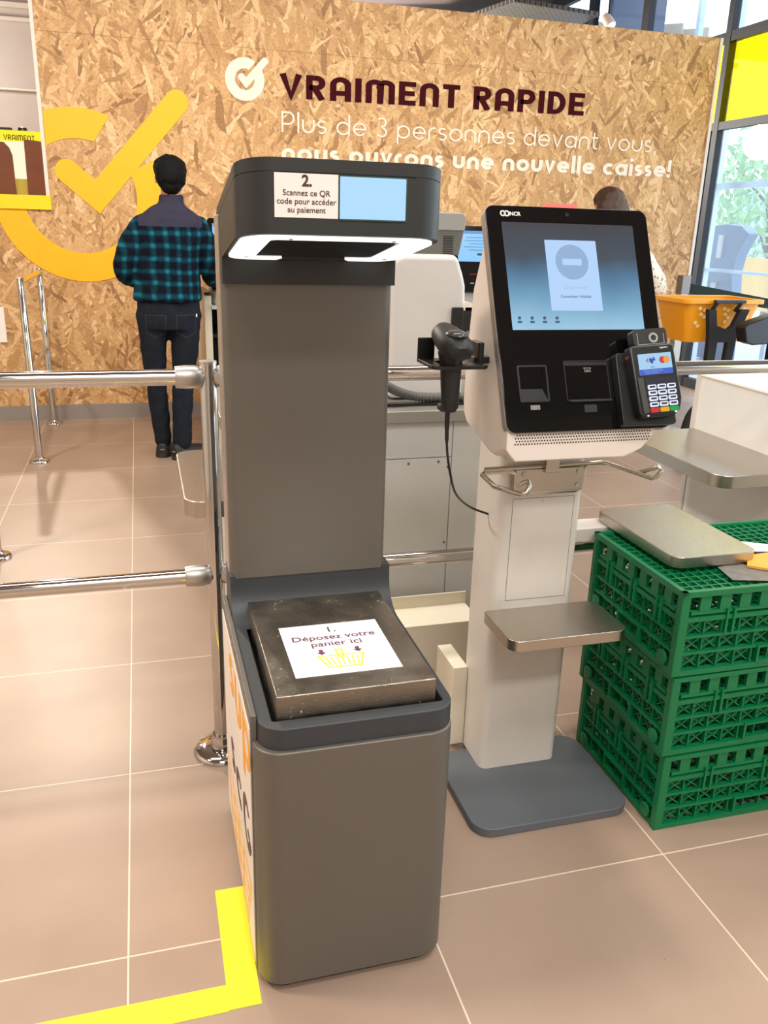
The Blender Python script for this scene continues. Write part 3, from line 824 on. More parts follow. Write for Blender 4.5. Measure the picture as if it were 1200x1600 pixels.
for (x, z) in ((.832, .838), (.972, .838), (.972, .805), (.832, .806)):
    S.part('screw', MB().lathe([(.006, 0), (.005, .003), (.0025, .003)], (x, 1.716, z), (0, -1, 0), 12), M['satin'], hp)
# side shelf over the crates
S.part('side_shelf', MB().prism(rr(1.153, 1.385, 1.552, 1.922, (.03, .03, .012, .03), 8), .637, .665), M['steel'], bevel=.002)
S.part('side_arm', MB().box(1.0, 1.23, 1.855, 1.93, .598, .636).box(.998, 1.012, 1.84, 1.885, .50, .66), M['white_metal'], bevel=.003)
# housing
hprof = [(1.558, .985), (1.560, .948), (1.568, .938), (1.6, .918), (1.63, .919), (1.772, .952), (1.795, .972), (1.8, 1.0), (1.797, 1.1), (1.778, 1.25), (1.735, 1.345), (1.748, 1.408)]
hs = S.part('housing', MB().prism(hprof, .703, 1.045, lambda a, b, z: (z, a, b)), M['white'], bevel=.012, seg=4)
S.part('chin', MB().prism([(.703, .99), (.703, .945), (.725, .918), (.98, .918), (1.02, .935), (1.045, .965), (1.048, .99)], 1.542, 1.565, lambda a, b, z: (a, z, b)), M['white'], hs, bevel=.004)
gr = MB()
for i in range(50):
    for j in range(4):
        x = .722 + i * .0063 + (j % 2) * .0031; z = .956 + j * .0062
        gr.prism([(x + .0018 * math.cos(k), z + .0018 * math.sin(k)) for k in [2 * PI * q / 6 for q in range(6)]], 1.5412, 1.5425, lambda a, b, zz: (a, zz, b))
S.part('speaker_grille', gr, mat('grille_hole', (52, 48, 45), .8), hs, shade=False)
fp_rim = S.part('panel_rim', MB().prism(rr(-.001, .381, -.008, .4775, .02, 6), -.022, -.003, pan), mat('grey_rim', (150, 144, 138), .35, .4))
fp = S.part('front_panel', MB().prism(rr(0, .38, -.007, .4765, .02, 6), -.006, 0, pan), M['gloss'], bevel=.001)
S.part('screen', MB().prism(rr(.0345, .3425, .2085, .4405, .001, 1), 0, .0006, pan),
       screen_material('blue_grey_gradient_screen', [(0, (148, 190, 216)), (.3, (104, 150, 180)), (.52, (74, 112, 142)), (.68, (62, 74, 86)), (1, (60, 62, 66))], 1.0, 'Z', 1.178, 1.39), fp, label='lit touch screen with blue to grey gradient')  # pale blue at the bottom, dark grey towards the top
card = S.part('dialog_card', MB().prism(rr(.1275, .2475, .2495, .4035, .001, 1), .0007, .001, pan), screen_material('pale_dialog', [(0, (164, 200, 240)), (1, (170, 200, 236))], 1.0), fp)
S.part('no_entry_sign', MB().prism([(.1865 + .0385 * math.cos(k), .3555 + .0385 * math.sin(k)) for k in [2 * PI * i / 40 for i in range(40)]], .0011, .0013, pan), emat('grey_blue_disc', (134, 164, 200), 1.0), fp, shade=False)
S.part('sign_bar', MB().prism(rr(.164, .209, .3485, .3625, .002, 3), .0014, .0016, pan), emat('pale_blue_bar', (166, 198, 238), 1.0), fp, shade=False)
onp = lambda u, v: (lambda a, b, h: pan(u + a, v + b, .0012 + h))
S.part('screen_lettering', text_mb('Caisse Fermée', .0095, onp(.1868, .2965)), emat('faint_grey_text', (140, 172, 210), 1.0), fp, shade=False)
S.part('screen_lettering', text_mb('Connecteur Initialisé', .0085, onp(.1868, .2775), bold=.0002), emat('grey_text', (92, 118, 156), 1.0), fp, shade=False)
ui = MB()
for k in range(4):
    u = .052 + k * .0285
    ui.lathe([(.0001, 0), (.0038, 0), (.0038, .0004)], pan(u, .2335, .0008), PN, 14).prism(rr(u - .005, u + .005, .2225, .2275, .001, 2), .0008, .0012, pan)
S.part('screen_icons', ui, emat('dark_blue_icon', (62, 92, 120), .8), fp, shade=False)
S.part('camera', MB().lathe([(.0045, 0), (.0045, .0012), (.003, .0012), (.0026, .0004)], pan(.187, .4605, 0), PN, 16), mat('camera_lens', (40, 42, 44), .2), fp)
lg = MB()
for du in (0, .0085): lg.join(stroke_mb(arc(.0395 + du, .459, .0052, .0052, 0, 360, 18), .003, lambda a, b, h: pan(a, b, h + .0003), .0004))
lg.join(text_mb('NCR', .0118, lambda a, b, h: pan(.0545 + a, .455 + b, .0003), 'LEFT', .0004))
S.part('brand_mark', lg, mat('pale_print', (214, 212, 208), .5), fp, shade=False)
S.part('status_light', MB().prism(rr(.140, .216, .4768, .486, .003, 3), -.016, -.002, pan), emat('red_status_light', (255, 112, 100), 1.25), label='glowing pink red status light')
# scan window recess
wo = rr(.034, .101, .0555, .133, .004, 3); wi = rr(.0375, .0975, .059, .1295, .003, 3)
S.part('scan_window', MB().ring(wo, wi, -.001, .0022, pan).prism([(.038, .0595), (.097, .0595), (.086, .083), (.038, .083)], .0004, .0008, pan), M['black'], fp)
S.part('scan_window_glass', MB().prism(wi, .0002, .0004, pan).join(stroke_mb([(.038, .0835), (.086, .0835), (.091, .1285)], .0008, pan, .001)), M['gloss'], fp, shade=False)
bc = MB(); u = .0565
for w in (1, 2, 1, 1, 3, 1, 2, 1, 1, 2, 1):
    bc.prism(rr(u, u + w * .0008, .0395, .0495, .0001, 1), .0003, .0006, pan); u += w * .0008 + .0008
S.part('barcode_print', bc, mat('grey_print', (150, 150, 148), .5), fp, shade=False)
S.part('receipt_slot', MB().prism(rr(.141, .241, .131, .139, .001, 1), .0002, .0006, pan), M['matt_black'], fp)
S.part('printer_door', MB().ring(rr(.1405, .2425, .056, .1415, .003, 3), rr(.142, .241, .0575, .14, .002, 3), -.001, .0014, pan).prism(rr(.145, .242, .053, .0575, .001, 1), .0004, .006, pan).prism(rr(.178, .207, .031, .047, .001, 1), .0002, .0012, pan), mat('dark_satin_plastic', (30, 30, 30), .4), fp)
ic = MB().join(stroke_mb([(.185, .1255), (.2035, .1255)], .0014, pan, .0006)).join(stroke_mb([(.1885, .1245), (.1885, .1175), (.2015, .1175), (.2015, .1245)], .001, pan, .0006)).join(stroke_mb([(.191, .1205), (.199, .1205)], .002, pan, .0006))
S.part('receipt_icon', ic, mat('pale_icon', (140, 140, 138), .5), fp, shade=False)
# card terminal: own slightly turned frame, standing off the panel
tm = S.part('terminal_mount', MB().prism(rr(.252, .379, -.004, .150, .006, 3), 0, .022, pan).prism(rr(.285, .375, .02, .13, .004, 2), .02, .045, pan), M['black'], bevel=.002)
TO = Vector(pan(.322, .082, .05)); TU = Vector((math.cos(.06), -math.sin(.06) * .6, math.sin(.07))).normalized()
TV0 = (PV + PN * .05).normalized(); TN = TU.cross(TV0).normalized(); TV = TN.cross(TU).normalized()
def ter(u, v, h=0): return tuple(TO + TU * u + TV * v + TN * h)
body = [(-.046, .0775), (-.05, .07), (-.047, -.062), (-.04, -.074), (.036, -.074), (.05, -.058), (.056, -.04), (.052, .07), (.048, .0775)]
tb = S.part('card_terminal', MB().prism(body, -.03, 0, ter), M['black'], bevel=.005, seg=3)
S.part('contactless_reader', MB().prism(rr(-.035, .042, .076, .112, .008, 4), -.03, -.006, ter).join(stroke_mb(arc(.01, .092, .009, .009, 0, 360, 20), .004, lambda a, b, h: ter(a, b, h - .0055), .0006)), mat('reader_dark', (46, 46, 47), .3), tb)
S.part('reader_symbol', stroke_mb(arc(.01, .092, .0085, .0085, 0, 360, 20), .0045, lambda a, b, h: ter(a, b, h - .005), .0006).join(stroke_mb([(-.026, .104), (-.026, .079), (.034, .079), (.034, .1)], .0012, lambda a, b, h: ter(a, b, h - .0055), .0006)), mat('reader_symbol_grey', (150, 150, 146), .4), tb, shade=False)
S.part('terminal_display', MB().prism(rr(-.0345, .0415, .014, .058, .001, 1), .0003, .001, ter), emat('terminal_display_blue', (158, 200, 232), .95), tb, shade=False)
S.part('display_banner', MB().prism(rr(-.0345, .0415, .014, .0255, .0005, 1), .0011, .0014, ter), emat('display_banner_blue', (62, 92, 190), .95), tb, shade=False)
S.part('display_text', text_mb('CARTE OU TELEPHONE', .0042, lambda a, b, h: ter(-.004 + a, .0205 + b, .0016)).join(text_mb('SANS CONTACT', .0042, lambda a, b, h: ter(-.006 + a, .016 + b, .0016))), emat('display_text_pale', (150, 180, 230), .95), tb, shade=False)
# small pictures on the display
S.part('blue_mark', MB().prism([(-.008, .05), (-.003, .046), (.0005, .0515), (.0035, .046), (.0045, .0425), (0, .043), (-.003, .036), (-.008, .0385), (-.0105, .0445)], .0012, .0016, ter).join(text_mb('pay', .0065, lambda a, b, h: ter(-.004 + a, .0285 + b, .0016))), emat('mark_blue', (42, 84, 170), .9), tb, shade=False)
S.part('red_mark', MB().prism([(-.018, .044), (-.012, .049), (-.0125, .0455), (-.015, .044), (-.0125, .0425), (-.012, .039)], .0012, .0016, ter), emat('mark_red', (190, 40, 44), .9), tb, shade=False)
disc = lambda cu, cv, rr_, h: MB().prism([(cu + rr_ * math.cos(2 * PI * i / 20), cv + rr_ * math.sin(2 * PI * i / 20)) for i in range(20)], h, h + .0003, ter)
S.part('card_mark_red', disc(.0205, .043, .0075, .0012), emat('card_red', (196, 60, 50), .9), tb, shade=False)
S.part('card_mark_orange', disc(.0295, .043, .0075, .0016), emat('card_orange', (230, 160, 70), .9), tb, shade=False)
S.part('keypad', MB().prism(rr(-.025, .045, -.066, .008, .003, 3), .0002, .0012, ter), mat('keypad_navy', (14, 16, 34), .4), tb, shade=False)
S.part('keypad_side', MB().prism([(-.043, .008), (-.03, .009), (-.026, -.064), (-.038, -.066)], .0, .004, ter), mat('keypad_side_grey', (62, 62, 60), .35), tb)
for j in range(4):
    for i in range(3):
        u = -.0215 + i * .0222; v = -.0075 - j * .0122
        k = S.part('key', MB().prism(rr(u, u + .019, v - .0095, v, .0025, 3), .001, .003, ter), emat('backlit_key', (226, 232, 250), .95), tb, label='white backlit key')
    for i in range(3):
        u = -.0215 + i * .0222; v = -.0075 - j * .0122
        S.part('key_print', MB().prism(rr(u + .003, u + .016, v - .0065, v - .0025, .0005, 1), .0031, .0034, ter), mat('key_print_navy', (22, 24, 48), .5), tb, shade=False)
for i, (c, nm) in enumerate((((226, 48, 48), 'red'), ((246, 188, 24), 'yellow'), ((24, 176, 86), 'green'))):
    u = -.0215 + i * .0222
    S.part('key', MB().prism(rr(u, u + .0195, -.0655, -.0558, .002, 3), .001, .0032, ter), emat('key_' + nm, c, .7), tb, label=nm + ' key')
S.part('terminal_text', text_mb('ingenico', .0055, lambda a, b, h: ter(.027 + a, .0675 + b, .0006), bold=.0002), mat('terminal_print', (190, 190, 186), .5), tb, shade=False)
S.part('terminal_led', MB().ell(ter(-.028, -.071, .0), (.0022, .0015, .0015)).ell(ter(.036, -.067, .0), (.003, .0015, .002)), emat('white_led', (255, 255, 255), 1), tb)
S.part('red_tag', MB().bar(ter(-.058, .052, -.008), ter(-.052, .056, -.004), .006, .003), emat('red_tag', (170, 50, 60), .4), tb)
# scanner holder on the left flank
S.part('scanner_holder', MB().box(.562, .60, 1.718, 1.724, 1.100, 1.152).ring(rr(.562, .684, 1.612, 1.724, .012, 4), rr(.586, .641, 1.617, 1.684, .012, 4), 1.100, 1.108).box(.668, .705, 1.66, 1.70, 1.104, 1.118).prism(rr(.672, .684, 1.645, 1.695, .003, 3), 1.1, 1.15), M['black'], bevel=.002)

# hand scanner resting in the holder
H = Thing('hand_barcode_scanner', 'black hand held barcode scanner hanging in its holder beside the touch screen', 'scanner', (.612, 1.64, 1.02))
hr = []
for (y, z, rx, rz) in ((1.568, 1.140, .018, .010), (1.575, 1.141, .031, .018), (1.595, 1.146, .0395, .025), (1.625, 1.152, .041, .028), (1.66, 1.159, .037, .027), (1.69, 1.165, .030, .023), (1.712, 1.168, .016, .013)):
    hr.append([(.606 + .84 * rx * math.cos(a), y - math.sin(a) * .006, z + rz * math.sin(a)) for a in [2 * PI * k / 20 for k in range(20)]])
hb = H.part('scan_head', MB().loft(hr), M['rubber'], smooth=60)
H.part('highlight_crest', MB().ell((.606, 1.61, 1.171), (.022, .034, .010)), mat('highlight_grey_plastic', (60, 60, 58), .2), hb)  # lighter glossy cap, the head's highlight put into its colour
hr = []
for (y, z, rx, ry) in ((1.655, 1.13, .027, .028), (1.65, 1.105, .0225, .026), (1.648, 1.07, .0205, .024), (1.645, 1.04, .019, .022), (1.643, 1.018, .018, .02), (1.642, 1.008, .012, .014)):
    hr.append([(.613 + rx * math.cos(a), y + ry * math.sin(a), z) for a in [2 * PI * k / 18 for k in range(18)]])
H.part('handle', MB().loft(hr).lathe([(.001, -.008), (.009, -.008), (.009, .008), (.001, .008)], (.596, 1.643, 1.017), (0, 1, 0), 16), M['rubber'], smooth=50)
cp = []
A = [Vector((.608, 1.642, 1.012)), Vector((.612, 1.645, .93)), Vector((.630, 1.66, .86)), Vector((.665, 1.71, .80)), Vector((.73, 1.785, .742)), Vector((.7855, 1.80, .715))]
def spline(P, n=10):
    out = []
    for i in range(len(P) - 1):
        p0, p1, p2, p3 = P[max(i - 1, 0)], P[i], P[i + 1], P[min(i + 2, len(P) - 1)]
        for k in range(n):
            s = k / n
            out.append(.5 * ((2 * p1) + (p2 - p0) * s + (2 * p0 - 5 * p1 + 4 * p2 - p3) * s * s + (3 * p1 - p0 - 3 * p2 + p3) * s ** 3))
    return out + [P[-1]]
cp = spline(A)
H.part('cable', MB().tube(cp, [.0055 if i < 6 else (.0045 if i < 9 else .0028) for i in range(len(cp))], 8), M['black'], smooth=60)

# ================================================================== GREEN CRATES
def lattice(length, height, slot=None):
    """one crate wall in (a along, b up, d out), a 0..length"""
    mb = MB(); rj = random.Random(5)
    def bx(a0, a1, b0, b1, d0, d1):
        j = rj.uniform(0, .0007); mb.box(a0 + j * .4, a1 - j * .4, d0 + j, d1 - rj.uniform(0, .0007), b0 + j * .5, b1 - j * .5)
    nC = round(length / .048); pc = (length - .05) / nC
    rows = [.012, .055, .096, .137]
    bx(0, length, 0, .014, 0, .016)
    for b in rows[1:]: bx(.02, length - .02, b - .0035, b + .0035, 0, .014)
    bx(0, length, .1375, .145, 0, .014)
    bx(0, length, height - .012, height, 0, .018)
    bx(.03, length - .03, .150, .158, 0, .012)
    # windowed top band
    k = 0; a = .05
    while a < length - .06:
        bx(a, a + .028, .158, height - .012, .002, .012); a += .052; k += 1
    # corner ladders
    for a0, s in ((0, 1), (length, -1)):
        bx(min(a0, a0 + s * .022), max(a0, a0 + s * .022), 0, height, .0, .005)
        bx(min(a0, a0 + s * .006), max(a0, a0 + s * .006), 0, height, .0, .016)
        bx(min(a0 + s * .018, a0 + s * .022), max(a0 + s * .018, a0 + s * .022), 0, height, .0, .016)
        for q in range(10): bx(min(a0, a0 + s * .02), max(a0, a0 + s * .02), .01 + q * .0195, .0135 + q * .0195, 0, .016)
    for i in range(nC + 1):
        a0 = .025 + i * pc
        bx(a0 - .0018, a0 + .0018, .012, .1375, 0, .011)
    for i in range(nC):
        a0 = .025 + i * pc; a1 = a0 + pc
        for j in range(3):
            b0, b1 = rows[j] + .003, rows[j + 1] - .003
            if slot and slot[0] < (a0 + a1) / 2 < slot[1] and j < 1: continue
            mb.bar((a0, .003, b0), (a1, .003, b1), .003, .006, (0, 1, 0)); mb.bar((a0, .003, b1), (a1, .003, b0), .003, .006, (0, 1, 0))
            # sloped web at the back of the cell
            if (i + j) % 2 == 0: bx(a0, a1, b0 + .012, b1, -.001, .001)
            else: bx(a0, a1, b0 + .02, b1, -.001, .001)
    for a0 in (.22 * length, .5 * length, .78 * length): bx(a0 - .012, a0 - .006, .1, .16, 0, .018); bx(a0 + .006, a0 + .012, .1, .16, 0, .018)
    if slot: bx(slot[0], slot[1], .014, .02, 0, .018); bx(slot[0], slot[1], .052, .058, 0, .018); bx(slot[0], slot[0] + .006, .014, .056, 0, .018); bx(slot[1] - .006, slot[1], .014, .056, 0, .018)
    return mb


CL, CW, CH = .60, .40, .208
def make_crate(label):
    T = Thing('folding_crate', label, 'crate', (0, 0, 0), 'green folding crates in the stack')
    ms = M['green']
    T.part('long_side', lattice(CL, CH, (.22, .38)).xf(lambda p: (p.x, -p.y + .018, p.z)), ms, shade=False)
    T.part('long_side', lattice(CL, CH, (.22, .38)).xf(lambda p: (p.x, CW - .018 + p.y, p.z)), ms, shade=False)
    T.part('short_side', lattice(CW - .004, CH - .001, (.15, .25)).xf(lambda p: (-p.y + .0175, p.x + .002, p.z + .0004)), ms, shade=False)
    T.part('short_side', lattice(CW - .004, CH - .001, (.15, .25)).xf(lambda p: (CL - .0175 + p.y, p.x + .002, p.z + .0004)), ms, shade=False)
    for y in (.045, .355):
        T.part('corner_disc', MB().lathe([(.018, 0), (.018, .004), (.014, .005)], (.0, y, .032), (-1, 0, 0), 20), ms)
    g = MB()
    for k in range(25): g.box(.012 + k * .024 - .0018, .012 + k * .024 + .0018, .01, CW - .01, 0, .008)
    for k in range(12): g.box(.01, CL - .01, .02 + k * .0325 - .002, .02 + k * .0325 + .002, .001, .0075)
    T.part('base_grid', g, ms, shade=False)
    return T.o


c0 = make_crate('lowest green folding crate of the stack, standing on the floor tiles')
c0.location = (1.121, 1.437, 0.0)
c1 = copy_tree(c0); c1.location = (1.112, 1.436, .212); c1.rotation_euler.z = rd(.6)
c1['label'] = 'middle green folding crate of the stack, with crates above and below'
c2 = copy_tree(c1); c2.location = (1.103, 1.435, .424); c2.rotation_euler.z = rd(-.4)
c2['label'] = 'topmost green folding crate of the stack, under the steel shelf with papers on it'
g = MB()
for k in range(24): g.box(.016 + k * .0247 - .002, .016 + k * .0247 + .002, .008, CW - .008, .196, .206)
for k in range(16): g.box(.008, CL - .008, .014 + k * .0247 - .002, .014 + k * .0247 + .002, .195, .2055)
g.box(0, CL, 0, .012, .2, .21).box(0, CL, CW - .012, CW, .2, .21).box(0, .012, 0, CW, .2, .21).box(CL - .012, CL, 0, CW, .2, .21)
go = build('lid_grid', g, M['green'], c2, (0, 0, 0), shade=False)
# papers on the crates
TZ = .6345
def sheet(name, quad, z, m, label, cat, th=.001):
    return single(name, MB().prism(quad, z, z + th), m, label, cat, (quad[0][0], quad[0][1], z), shade=False)

# ================================================================== BARRIERS
RY = 2.014
B = Thing('barrier_rail', 'chrome post with two long horizontal rails beside the silver grey kiosk', 'barrier', (.135, RY, 0))
PX = .142
def flange(th, x, y): th.part('flange', MB().lathe([(.078, 0), (.078, .008), (.070, .016), (.04, .019)], (x, y, 0), n=40).lathe([(.03, .015), (.03, .04), (.026, .046), (.026, .056)], (x, y, 0), n=32), M['chrome'], smooth=50)
flange(B, PX, RY)
B.part('post', MB().lathe([(.0205, .02), (.0205, 1.056), (.0195, 1.06), (.001, 1.062)], (PX, RY, 0), n=32), M['chrome'], smooth=50)
B.part('post_cap', MB().lathe([(.021, 1.058), (.0205, 1.064), (.001, 1.066)], (PX, RY, 0), n=32), M['satin'], smooth=50)
for z in (1.027, .523):
    B.part('rail', MB().tube([(-1.6, RY, z), (PX, RY, z)], .019, 24), M['chrome'], smooth=60)
    B.part('rail', MB().tube([(PX, RY, z), (1.92 if z > .8 else 1.9, RY, z)], .019, 24), M['chrome'], smooth=60)
    for s in (-1, 1):
        pr = [(.0195, .012), (.024, .018), (.027, .03), (.0275, .05), (.0255, .072), (.0245, .076), (.019, .076)]
        B.part('clamp', MB().lathe(pr, (PX, RY, z), (s, 0, 0), 28), M['satin'], smooth=50)


def gate(name, label, posts, rails, h=1.055, r=.0135 * 1.5):
    th = Thing(name, label, 'barrier', (posts[0][0], posts[0][1], 0))
    for x, y in posts:
        th.part('post', MB().lathe([(r, .01), (r, h - .002), (r * .9, h), (.001, h + .001)], (x, y, 0), n=24), M['chrome'], smooth=50)
        th.part('flange', MB().lathe([(.056, 0), (.056, .012), (.048, .02), (.028, .024), (.026, .03)], (x, y, 0), n=32), M['chrome'], smooth=50)
    for z in rails:
        th.part('rail', MB().tube([(posts[0][0], posts[0][1], z), (posts[1][0], posts[1][1], z)], .017, 16), M['chrome'], smooth=60)
        th.part('clamp', MB().tube([(posts[1][0], posts[1][1] - .07, z), (posts[1][0], posts[1][1], z)], .02, 16), M['satin'], smooth=60)
    return th


gate('barrier_rail', 'low pair of chrome posts joined by short rails in front of the chipboard wall', [(-.634, 5.175), (-.637, 6.2)], (1.03, .53))
gate('barrier_post', 'single chrome post with round foot at the left edge of the photo', [(-.65, 3.62)], ())

# floor tape
single('floor_tape', MB().box(.077, .137, 1.193, 1.495, .0002, .0014), M['yellow_tape'], 'short yellow tape strip on the floor along the kiosk side', 'tape', (.1, 1.3, 0), shade=False)
single('floor_tape', MB().prism([(-.75, 1.19), (.0768, 1.191), (.0768, 1.249), (-.75, 1.252)], .0002, .0012), M['yellow_tape'], 'long yellow tape strip on the floor running off left from the kiosk', 'tape', (-.3, 1.22, 0), shade=False)

# ================================================================== MIDDLE COUNTER AND ITS EQUIPMENT
Cn = Thing('checkout_counter', 'white fronted counter with steel worktop behind the silver grey kiosk', 'counter', (.8, 2.8, 0))
Cn.part('carcass', MB().box(.22, 1.28, 2.455, 3.1, .0, .80), M['panel_grey'], bevel=.002)
fpn = Cn.part('front_panel', MB().box(.222, .9275, 2.449, 2.456, .683, .797).box(.222, .9275, 2.449, 2.456, .04, .680).box(.9305, 1.278, 2.449, 2.456, .04, .797), M['panel_grey'], bevel=.0012)
for (x, z) in ((.785, .665), (.885, .667), (.918, .648), (.918, .39)):
    Cn.part('screw', MB().lathe([(.0045, 0), (.0035, .002)], (x, 2.449, z), (0, -1, 0), 10), mat('screw_dark', (90, 88, 84), .5), fpn)
Cn.part('worktop', MB().box(.2, 1.3, 2.43, 3.12, .80, .838), mat('grey_steel_top', (160, 156, 146), .4, .6), bevel=.003)
Cn.part('side_shelf', MB().prism(rr(.075, .26, 2.07, 2.60, (.05, .0, .0, .05), 8), .655, .70), M['steel'], bevel=.003)
Cn.part('shelf_arm', MB().box(.2, .26, 2.3, 2.6, .62, .655), M['white_metal'])

Rt = Thing('rear_checkout_terminal', 'white rounded back of a checkout terminal with grey display seen above it', 'checkout terminal', (.88, 2.75, .84))
wp = [(.757, .842), (1.012, .842), (1.012, 1.0), (1.005, 1.2), (.995, 1.235), (.972, 1.296), (.83, 1.296)] + arc(.80, 1.255, .045, .041, 90, 180, 8)[0:] + [(.755, 1.2)]
Rt.part('housing', MB().prism(wp, 2.60, 2.86, lambda a, b, z: (a, z, b)), mat('off_white_housing', (200, 194, 189), .4), bevel=.02, seg=4)
dp = Rt.part('display_back', MB().prism([(.66, 1.292), (.995, 1.292), (1.008, 1.36), (1.012, 1.41), (1.0, 1.42), (.66, 1.42)], 2.655, 2.74, lambda a, b, z: (a, z, b)), mat('display_back_grey', (98, 97, 92), .4), bevel=.006)
Rt.part('display_band', MB().prism([(.66, 1.368), (1.0085, 1.368), (1.012, 1.41), (1.0, 1.422), (.66, 1.422)], 2.65, 2.745, lambda a, b, z: (a, z, b)), mat('display_band_grey', (150, 148, 143), .4), dp, bevel=.004)
vt = MB()
for k in range(9): vt.box(.938, .972, 2.653, 2.657, 1.297 + k * .0065, 1.2995 + k * .0065)
Rt.part('vent_slots', vt, M['matt_black'], dp, shade=False)
Rt.part('card_holder', MB().prism(rr(.957, .995, 1.058, 1.136, .005, 3), 2.585, 2.598, lambda a, b, z: (a, z, b)).box(.99, 1.03, 2.6, 2.64, 1.06, 1.12), M['black'], bevel=.002)
Rt.part('holder_arm', MB().bar((1.02, 2.66, 1.10), (1.045, 2.64, .96), .02, .02).box(1.005, 1.06, 2.6, 2.70, 1.12, 1.135).tube([(1.03, 2.62, .95), (1.04, 2.6, .90)], .003), M['black'])
Rt.part('white_clip', MB().prism(rr(.995, 1.03, 1.125, 1.15, .006, 3), 2.60, 2.66, lambda a, b, z: (a, z, b)), M['white'])
hp_ = spline([Vector((.60, 2.50, .915)), Vector((.70, 2.50, .912)), Vector((.76, 2.51, .885)), Vector((.84, 2.52, .864)), Vector((1.0, 2.52, .862)), Vector((1.15, 2.52, .864))], 22)
single('flexible_hose', MB().tube(hp_, [.0155 if i % 2 else .012 for i in range(len(hp_))], 12), mat('grey_hose', (88, 88, 86), .5), 'grey ribbed hose lying along the steel worktop', 'hose', (.84, 2.52, .84), smooth=20)
single('cable_duct', MB().box(.6, 1.2, 2.5, 2.53, .838, .848), M['black'], 'thin black strip lying under the ribbed hose on the worktop', 'strip', (.8, 2.5, .838), shade=False)
Bx = Thing('floor_box', 'cream metal box with upright back flange on the floor behind the kiosk', 'box', (.75, 2.3, 0))
Bx.part('box', MB().box(.55, .957, 2.198, 2.40, .006, .222), M['cream'], bevel=.002)
Bx.part('flange', MB().box(.55, .957, 2.326, 2.332, .222, .262).lathe([(.004, 0), (.004, .003)], (.86, 2.326, .245), (0, -1, 0), 10), M['cream'])
Bx.part('foot', MB().box(.56, .95, 2.205, 2.39, 0, .006), M['matt_black'])

# right hand counter with steel shelf
Rc = Thing('checkout_counter', 'plain white counter carrying a big steel shelf at the right edge of the photo', 'counter', (2.3, 2.0, 0))
Rc.part('carcass', MB().box(1.93, 2.7, 1.2, 2.62, 0, .905), mat('bright_white_laminate', (226, 225, 222), .45), bevel=.003)
Rc.part('front_trim', MB().box(1.924, 1.932, 2.60, 2.622, 0, .905).box(1.926, 1.931, 1.2, 2.6, .897, .9), M['white_metal'])
Rc.part('steel_shelf', MB().prism(rr(1.605, 1.93, 2.01, 2.60, (.06, .0, .0, .05), 8), .665, .705), M['steel'], bevel=.003)
Rc.part('shelf_arm', MB().box(1.80, 1.93, 2.2, 2.5, .62, .665), M['white_metal'])

# ================================================================== COUNTERS ALONG THE WALL WITH SCREENS
def wall_station(x0, label_c, label_t):
    Y0 = 5.42
    T = Thing('wall_counter', label_c, 'counter', (x0 + .4, Y0 + .3, 0), 'counters along the chipboard wall')
    T.part('side_panel', MB().box(x0, x0 + .045, Y0, Y0 + .72, 0, .945), M['cream'], bevel=.003)
    T.part('side_panel', MB().box(x0 + .86, x0 + .905, Y0, Y0 + .72, 0, .945), M['cream'], bevel=.003)
    T.part('worktop', MB().box(x0 + .045, x0 + .86, Y0 - .02, Y0 + .72, .865, .885), M['panel_grey'], bevel=.002)
    T.part('dark_shelf', MB().box(x0 + .045, x0 + .86, Y0 + .1, Y0 + .7, .68, .70), M['black'])
    T.part('dark_back', MB().box(x0 + .045, x0 + .86, Y0 + .7, Y0 + .71, .02, .865), M['matt_black'])
    T.part('arm_pad', MB().box(x0 + .005, x0 + .04, Y0 + .02, Y0 + .5, .945, .965), M['black'], bevel=.004)
    o = Vector((x0 + .05, Y0 + .02, 1.0))
    P = lambda u, v, h=0: pan(u, v, h, o)
    W = Thing('wall_checkout_terminal', label_t, 'checkout terminal', (x0 + .24, Y0 + .25, .885), 'screens along the chipboard wall')
    W.part('stand', MB().box(x0 + .06, x0 + .42, Y0 + .1, Y0 + .5, .885, 1.06), M['white'], bevel=.01)
    f = W.part('front_panel', MB().prism(rr(0, .38, -.02, .44, .02, 5), -.03, 0, P), M['gloss'])
    s = W.part('screen', MB().prism(rr(.03, .345, .19, .405, .001, 1), 0, .001, P), screen_material('light_blue_form', [(0, (130, 190, 240)), (1, (150, 200, 240))], 1.0), f, label='lit pale blue screen')
    W.part('screen_header', MB().prism(rr(.03, .345, .385, .405, .001, 1), .0012, .0016, P), emat('header_blue', (84, 140, 200), 1.0), f, shade=False)
    ln = MB()
    for k, (a, b) in enumerate(((.1, .25), (.09, .26), (.12, .22), (.08, .27), (.11, .25))): ln.prism(rr(a, b, .355 - k * .022, .36 - k * .022, .001, 1), .0012, .0016, P)
    W.part('screen_lines', ln, emat('line_blue', (92, 140, 186), .9), f, shade=False)
    W.part('screen_button', MB().prism(rr(.17, .3, .232, .248, .001, 1), .0012, .0016, P), emat('button_green', (24, 70, 84), .8), f, shade=False)
    lgm = MB()
    for du in (0, .0085): lgm.join(stroke_mb(arc(.052 + du, .424, .0052, .0052, 0, 360, 14), .003, lambda a, b, h: P(a, b, h + .0003), .0004))
    lgm.join(text_mb('NCR', .0118, lambda a, b, h: P(.067 + a, .42 + b, .0004), 'LEFT', .0004))
    W.part('brand_mark', lgm, MATS['pale_print'], f, shade=False)
    W.part('red_light', MB().prism(rr(.10, .15, .10, .104, .001, 1), .0003, .001, P), emat('red_scan_line', (190, 20, 24), .8), f, shade=False)
    W.part('small_lamp', MB().prism(rr(.10, .125, .035, .043, .002, 2), .0003, .001, P), emat('white_slot_lamp', (190, 190, 190), .6), f, shade=False)
    return T, W


